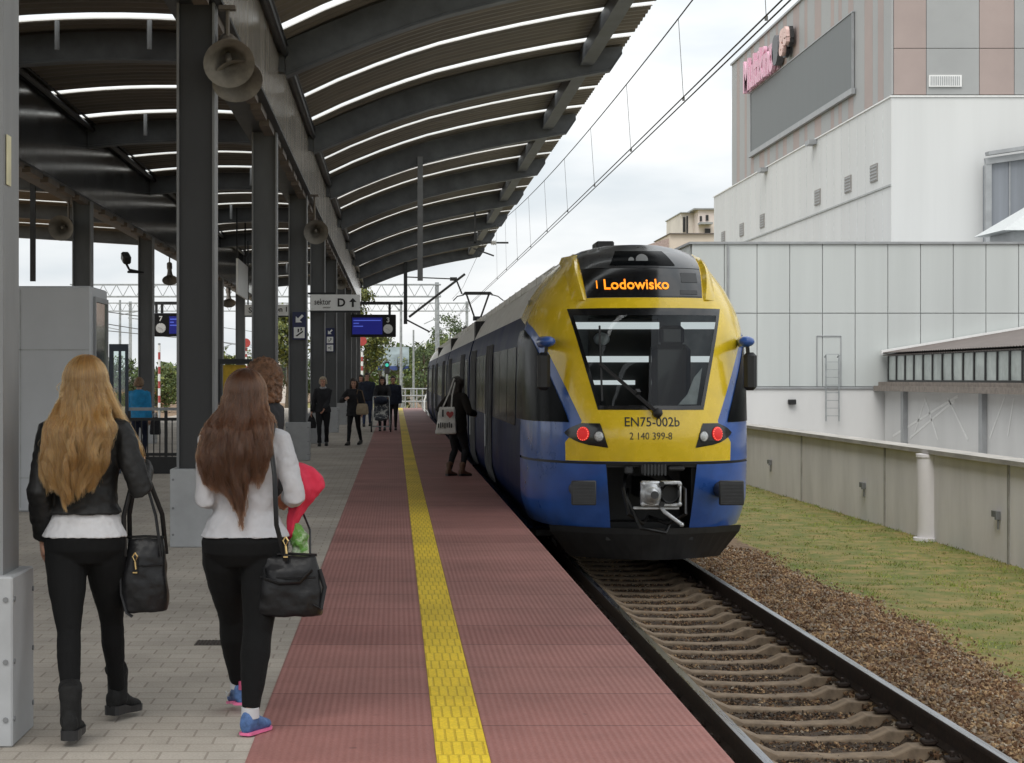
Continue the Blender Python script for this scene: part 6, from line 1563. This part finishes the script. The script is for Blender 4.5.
st3 = [(-.09,-.03,-.03),(-.105,-.05,-.12),(-.10,-.06,-.25),(-.075,-.07,-.335),(-.05,-.075,-.35)]
bag('black leather handbag with gold clasp hanging from the blonde woman\'s forearm', tuple(bc), .205, .335, .16, 0, [st1, st2, st3], .011, (-.035,-.09))

# ---- the brunette woman
S3 = F/8.5; bx2 = (245-VX)/S3
SNK = cloth('blue_sneaker', (.075,.14,.30), .6, var=.35, scale=30, bump=.3, bscale=200); M['sole_sneaker'] = pmat('pink_sole', (.72,.16,.32), .6); 
f1_ = ((251-VX)*8.33/F - bx2); f2_ = ((240-VX)*8.9/F - bx2)
gn = person('brunette woman with very long hair, pale grey top, black leggings and blue sneakers', (bx2, 8.5, 0), 0, 1.63, hw=1.13, bw=1.02, vox=.007, knee_in=.28, calf=1.12, sleeve_r=.92, shoe_s=.86,
    feet=((f1_/.99, -.19, 0.0, .45), (f2_/.99, .36, .045, -.25)), hands={1: dict(w=(.195,.18,1.06), pole=(.30,-1,-.5), f=(-.2,.9,-.2), n=(-.7,0,-.7), curl=.7), -1: dict(w=(-.14,.18,1.06), pole=(-.16,-1,-.5), f=(.3,.9,-.1), n=(.6,0,-.7), curl=.6)},
    bottom=BLK, bottom_len=.93, leg_r=1.22, top=GREYW, top_z=.536, top_flare=.010, top_th=.012, top_puff=.004, shoe=SNK, shoe_style='sneaker', folds=.010)
for up, q_, sd in gn.shoes:
    m = MB(); m.tube([gn.ank[sd]+Vector((0,0,-.01)), gn.ank[sd]+Vector((0,-.004,.035))], [.041,.040], 14); make('sock', m, KNITW, up, local=True)
    m = MB()
    for ss in (1,-1):
        pp = [q_(-.005, ss*.046, .055), q_(.03, ss*.048, .036), q_(.07, ss*.051, .038), q_(.12, ss*.048, .064), q_(.07, ss*.051, .052), q_(.03, ss*.048, .056)]
        m.add([p for p in pp] + [p + (pp[2]-q_(.07,0,.043)).normalized()*.007 for p in pp], [(0,1,2,3,4,5),(11,10,9,8,7,6)]+[(i,(i+1)%6,(i+1)%6+6,i+6) for i in range(6)])
    make('side_mark', m, M['white'], up, local=True)
    m = MB()
    for k in range(4): m.tube([q_(.055+.022*k,-.022,.088-.012*k), q_(.058+.022*k,0,.096-.013*k), q_(.055+.022*k,.022,.088-.012*k)], .004, 6)
    m.tube([q_(-.066,0,.075), q_(-.072,0,.115)], .010, 6); make('lace', m, M['sole_sneaker'], up, local=True)
HBR = hair_mat('brunette_hair', (.018,.006,.0025), (.068,.023,.008))
def yb2(z, x): return -np.interp(z, [.9,1.0,1.1,1.25,1.36,1.42,1.5,1.6], [.13,.118,.112,.125,.115,.08,.062,.06]) + .9*max(0,abs(x)-.12)*.5
long_hair(gn, HBR, [(1.58,-.01,.095),(1.50,-.01,.112),(1.40,-.02,.150),(1.25,-.04,.168),(1.10,-.045,.140),(1.02,-.02,.085),(.96,-.012,.045)], 9, n=14000, wav=.007, yb=yb2, tip=(0,.10), tipfn=lambda u: (.10 if u < -.12 else .0) + (.14 if u > .45 else 0) + (.05 if -.22 < u < -.10 else 0))
# shoulder bag of the brunette
bc2 = Vector(((291-VX)/S3, 8.40, 1.6-(553-VY)/S3)); rr_ = Vector((bx2,8.5,0)); shp = gn.sho[1]*1 + Vector((-.035,-.01,.05)) + rr_; q = shp - bc2
front = [(.09,.03,-.03),(.07,.16,.10),(q.x+.05,q.y+.16,q.z*.55),(q.x+.02,q.y+.12,q.z*.92),(q.x,q.y,q.z+.012),(q.x+.0,q.y-.095,q.z-.07),(q.x+.03,q.y-.165,q.z*.62),(-.03+q.x*.15,-.11,q.z*.25),(-.01,-.055,-.02)]
hnd = [(-.11,-.05,-.05),(-.10,-.085,-.10),(-.03,-.10,-.12),(.06,-.10,-.115),(.11,-.06,-.06)]
loop = [(.14,-.03,-.06),(.165,-.035,-.14),(.150,-.05,-.235),(.115,-.065,-.215)]
bag('black leather shoulder bag with long strap at the brunette woman\'s hip', tuple(bc2), .295, .27, .15, -.10, [front, hnd, loop], .011, (-.005,.06))
# pink-red coat over the arm and the green bunch under it
CO = cloth('pink_red_cloth', (.60,.035,.075), .75, var=.15, scale=6)
m = MB(); pr = [(.225,.02,1.15),(.26,.12,1.16),(.275,.22,1.10),(.265,.26,1.02),(.235,.20,.97),(.205,.14,.90),(.20,.12,.86)]
rs = []
for z, cx, cy, rx, ry in ((1.205,.225,.10,.03,.07),(1.185,.245,.12,.060,.11),(1.14,.272,.13,.082,.13),(1.09,.278,.13,.080,.13),(1.05,.262,.11,.060,.11),(1.0,.238,.09,.040,.075),(.94,.216,.07,.028,.05),(.88,.208,.06,.020,.035),(.85,.206,.06,.010,.02)):
    rs.append([Vector((cx + rx*(1+.16*math.sin(5*t_+z*9))*math.cos(t_), cy + ry*(1+.16*math.sin(5*t_+z*9))*math.sin(t_), z)) for t_ in [6.2832*k/40 for k in range(40)]])
m.rings(rs)
root = thing('coat', 'bright pink-red coat bundled over the brunette woman\'s forearm', 'coat', (bx2, 8.5, 0)); put('folded_cloth', remesh(m, .008, 3, disp=[(.05,.014,1)]), CO, root)
root = thing('green_bag', 'crumpled green patterned bag showing below the pink-red coat', 'bag', (bx2, 8.5, 0))
m = MB(); m.tube([(.225,.05,.93),(.245,.06,.86),(.255,.06,.78)], [.02,.045,.035], 12); put('crumpled_bag', remesh(m, .007, 2, disp=[(.03,.03,1)]), cloth('green_print', (.13,.30,.06), .6, scale=22, col2=(.50,.58,.42), lo=.42, hi=.58), root)

# ---- woman partly hidden behind the brunette
CURL = pmat('brown_curls', (.15,.072,.036), .6, var=.5, scale=30, bump=.8, bscale=120); DKBR = pmat('dark_brown_hair', (.022,.014,.010), .5, var=.5, scale=40, bump=.6, bscale=150); GREYH = pmat('blond_grey_hair', (.34,.28,.20), .6, var=.3, scale=40, bump=.6, bscale=150)
COATB = cloth('black_coat', (.020,.020,.023), .8, var=.2); COATN = cloth('navy_coat', (.022,.028,.045), .8, var=.2); TRB = cloth('dark_trousers', (.012,.012,.014), .8)
SHB = pmat('dark_shoe', (.014,.012,.011), .5)
X = (265-VX)*13/F
g = person('woman with brown curly hair and purple scarf, half hidden behind the brunette', (X, 13, 0), R(70), 1.71, top=COATB, top_z=.50, top_th=.02, bottom=TRB, shoe=SHB, collar=.03, feet=((.07,.05,0,0),(-.07,-.05,0,0)))
cap_hair(g, CURL, .15, .026, 1.08, .035)
m = MB(); m.lathe([(.075,-.04),(.092,-.015),(.090,.02),(.070,.045)], (0,.0,.848*1.71), (0,.1,1), 18); make('scarf', m, cloth('purple_scarf', (.13,.04,.22)), g.root, local=True)
# ---- grey-haired woman walking towards the camera
X = (323-VX)*43.5/F
g = person('woman with short grey-blond hair in a black jacket, walking with a dark bag', (X, 43.5, 0), R(180), 1.62, hw=1.02, top=COATB, top_z=.49, top_th=.02, top_flare=.01, bottom=TRB, leg_r=1.05, bottom_len=1.02, skirt=.9, shoe=SHB, collar=.02, feet=((.08,.10,0,0),(-.08,-.12,.02,0)), hands={-1: dict(w=(-.03,.20,.88), pole=(-.6,-1,0)), 1: dict(w=(.27,.03,.80), pole=(.4,-1,0))})
cap_hair(g, GREYH, .05, .014, 1.05, .012)
m = MB(); m.rings([sect((.27,.03,z),a,b_,16,3) for z,a,b_ in ((.42,.11,.05),(.46,.12,.06),(.60,.10,.05),(.70,.05,.03),(.75,.02,.02))])
hbg = thing('carrier_bag', 'dark carrier bag hanging from the hand of the grey-blond woman', 'bag', (X, 43.5, 0), R(180)); put('bag_body', remesh(m, .012, 2, disp=[(.06,.02,1)]), COATB, hbg)
m = MB(); m.lathe([(.07,-.02),(.085,0),(.07,.03)], (0,.02,.845*1.62), (0,.2,1), 16); make('scarf', m, cloth('grey_scarf', (.30,.30,.31)), g.root, local=True)
# ---- woman with beige bag
X = (354-VX)*44/F
g = person('dark-haired woman in a black coat walking with a beige shoulder bag', (X, 44, 0), R(160), 1.58, top=COATB, top_z=.44, top_flare=.02, top_th=.025, bottom=TRB, leg_r=.92, shoe=SHB, collar=.03, head_yaw=R(20), feet=((.06,.26,0,0),(-.07,-.26,.04,0)), hands={1: dict(w=(.14,.22,1.16), pole=(.8,-.7,-.3)), -1: dict(w=(-.24,.06,.82), pole=(-.4,-1,0))})
cap_hair(g, DKBR, .12, .018, 1.1, .015)
m = MB(); m.rings([sect((0,0,z),a,b_,18,3.5) for z,a,b_ in ((-.13,.13,.05),(-.10,.15,.065),(.05,.145,.06),(.13,.12,.035))])
sb = thing('shoulder_bag', 'beige shoulder bag at the hip of the dark-haired woman in a coat', 'bag', (X+.20, 43.85, .86), R(160)); put('bag_body', remesh(m, .012, 2, disp=[(.08,.015,1)]), cloth('beige_canvas', (.36,.29,.20)), sb)
m = MB(); m.tube([(.10,0,.10),(.14,.02,.30),(.12,.0,.46),(.02,-.02,.44),(-.08,0,.12)], .012, 6); make('strap', m, cloth('brown_strap', (.15,.10,.06)), sb, local=True)
# ---- pram and the couple pushing it
X = (383-VX)*55.9/F
g = person('woman in a black coat pushing the pram towards the camera', (X-.02, 55.9, 0), R(180), 1.63, top=COATB, top_z=.44, top_flare=.02, top_th=.025, bottom=TRB, shoe=SHB, collar=.03, feet=((.07,.2,0,0),(-.07,-.2,.03,0)), hands={1: dict(w=(.2,.42,1.02), pole=(.7,-.7,-.3), f=(0,1,0)), -1: dict(w=(-.2,.42,1.02), pole=(-.7,-.7,-.3), f=(0,1,0))})
cap_hair(g, DKBR, .14, .022, 1.1, .015)
g = person('man in a dark jacket walking beside the pram, nearest the yellow strip', (X+.30, 56.9, 0), R(180), 1.66, bw=1.15, top=COATN, top_z=.46, top_th=.03, bottom=TRB, shoe=SHB, collar=.03, feet=((.08,-.15,.02,0),(-.08,.2,0,0)))
cap_hair(g, DKBR, 0, .008, 1.0, .008)
pr = thing('pram', 'dark pram with patterned seat and wheels, pushed towards the camera', 'pram', ((381-VX)*54.8/F, 54.9, 0), R(180))
m = MB(); m.tube([(-.24,-.45,1.04),(0,-.47,1.05),(.24,-.45,1.04)], .018, 8)
for sd in (1,-1): m.tube([(sd*.24,-.45,1.04),(sd*.25,-.1,.62),(sd*.26,.32,.16)], .015, 6); m.tube([(sd*.25,-.1,.62),(sd*.27,-.36,.16)], .015, 6)
m.bar((-.26,.32,.16),(.26,.32,.16),.02); m.bar((-.27,-.36,.16),(.27,-.36,.16),.02); make('pram_frame', m, M['galv'], pr, local=True)
for sd in (1,-1):
    for y, r in ((.32,.13),(-.36,.16)):
        m = MB(); m.lathe([(r*.82,-.02),(r,-.018),(r,.018),(r*.82,.02)], (sd*.285,y,r), (1,0,0), 20); wl_ = make('wheel', m, M['black'], pr, local=True)
        m = MB(); m.lathe([(r*.2,-.025),(r*.2,.025)], (sd*.285,y,r), (1,0,0), 10)
        for k in range(5): t_ = k*1.2566; m.bar((sd*.285,y,r),(sd*.285,y+r*.85*math.cos(t_),r+r*.85*math.sin(t_)),.015)
        make('hub', m, M['greymetal'], wl_, local=True)
m = MB(); m.rings([sect((0,y,z),a,b_,16,3) for y,z,a,b_ in ((.25,.36,.20,.10),(.15,.42,.22,.20),(-.02,.52,.22,.22),(-.08,.70,.22,.18),(-.12,.92,.21,.10))]); m.tube([(-.16,.3,.40),(0,.36,.38),(.16,.3,.40)], .06, 8); put('pram_seat', remesh(m, .014, 3, disp=[(.08,.02,1)]), cloth('patterned_blanket', (.05,.055,.065), scale=9, col2=(.42,.42,.40), lo=.5, hi=.6), pr)
m = MB(); m.ell((0,-.02,.93), (.22,.22,.13), 18, 10); me = remesh(m, .014, 2, disp=[(.08,.015,1)])
put('pram_hood', me, COATN, pr)
# ---- pair farther behind
X = (367-VX)*61/F
g = person('man in a dark blue jacket walking behind the woman with the beige bag', (X, 61, 0), R(180), 1.76, bw=1.15, top=COATN, top_z=.48, top_th=.03, bottom=cloth('blue_jeans', (.035,.05,.10)), leg_r=1.1, shoe=SHB, feet=((.09,.2,0,0),(-.09,-.2,.03,0)))
cap_hair(g, DKBR, 0, .008)
g = person('second dark figure walking close to the man in the blue jacket', ((361-VX)*62.5/F, 62.5, 0), R(180), 1.70, top=COATB, top_z=.46, top_th=.03, bottom=TRB, shoe=SHB, feet=((.09,-.15,.02,0),(-.09,.15,0,0)))
cap_hair(g, DKBR, .1, .015)
# ---- woman boarding the train with a tote bag
X = (457-VX)*30.2/F
g = person('woman in dark clothes by the train side with a white tote bag on her shoulder', (X, 30.2, 0), R(-50), 1.60, hw=1.05, bw=1.08, top=cloth('dark_brown_coat', (.016,.013,.011), .8), top_z=.45, top_th=.025, top_flare=.01, bottom=TRB, leg_r=1.05, shoe=pmat('brown_boot', (.11,.055,.03), .6), shoe_style='boot', feet=((.08,.08,0,.1),(-.09,-.07,.0,-.1)), hands={1: dict(w=(.2,.22,1.05), pole=(.6,-.8,-.3)), -1: dict(w=(-.22,.05,.98), pole=(-.5,-1,0))})
cap_hair(g, DKBR, .22, .022, 1.1, .02)
tc_ = P(447, 407, 29.95); tb_ = thing('tote_bag', 'white cotton tote bag with black print and a red heart, at the train side', 'bag', tuple(tc_), R(-8))
m = MB(); m.rings([sect((dx,0,-z),a,b_,20,5) for z,a,b_,dx in ((.44,.165,.035,-.02),(.42,.175,.05,-.02),(.25,.155,.055,-.01),(.02,.13,.03,0),(0,.12,.02,0))]); put('tote_body', remesh(m, .010, 2, disp=[(.10,.022,1)]), cloth('white_cotton', (.66,.65,.62)), tb_)
m = MB(); text_mb(m, 'I', (-.06,-.066,-.10), .15, extrude=.004, bold=.006); [m.box((-.13+.035*k,-.070,-.30+.006*(k%3)), (.018,.006,.07+.02*(k%2)), bev=.002) for k in range(7)]; make('print', m, M['black'], tb_, local=True)
hp_ = []
for k in range(28):
    t_ = 2*math.pi*k/28; hp_.append((.0042*16*math.sin(t_)**3*.9, .0042*(13*math.cos(t_)-5*math.cos(2*t_)-2*math.cos(3*t_)-math.cos(4*t_))))
m = MB(); m.prism([(.055+u, -.12+v) for u, v in hp_], lambda u,v,t:(u,t,v), -.072, -.064); make('heart_print', m, M['sred'], tb_, local=True)
m = MB(); m.tube([(-.07,0,-.01),(.03,.03,.22),(.10,.12,.46),(.12,.2,.44),(.08,.05,.2),(.07,0,-.01)], .012, 6); make('strap', m, cloth('white_strap', (.62,.61,.58)), tb_, local=True)
# ---- person in the blue jacket beyond the railing
X = (139-VX)*37/F
BLJ = cloth('bright_blue_jacket', (.02,.24,.50), .6, var=.15)
g = person('person in a bright blue jacket seen from behind past the stair railing', (X, 37, 0), R(-15), 1.60, bw=1.15, top=BLJ, top_z=.50, top_th=.03, top_flare=.01, bottom=cloth('navy_trousers', (.016,.02,.04)), shoe=SHB, collar=.05, feet=((.08,.12,0,0),(-.08,-.1,.02,0)))
cap_hair(g, pmat('light_brown_hair', (.20,.12,.065), .6, var=.4, scale=40), .06, .016, 1.05, .014)
m = MB(); m.rings([sect((0,0,z),a,b_,16,3) for z,a,b_ in ((-.35,.10,.05),(-.32,.115,.06),(-.1,.10,.05),(0,.04,.02))])
hb2 = thing('dark_bag', 'dark bag hanging beside the person in the blue jacket', 'bag', (X+.34, 36.9, .82)); put('bag_body', remesh(m, .012, 2), COATB, hb2)
m = MB(); m.tube([(-.04,0,-.02),(-.05,.0,.10),(.03,0,.10),(.04,0,-.02)], .01, 6); make('strap', m, M['black'], hb2, local=True)
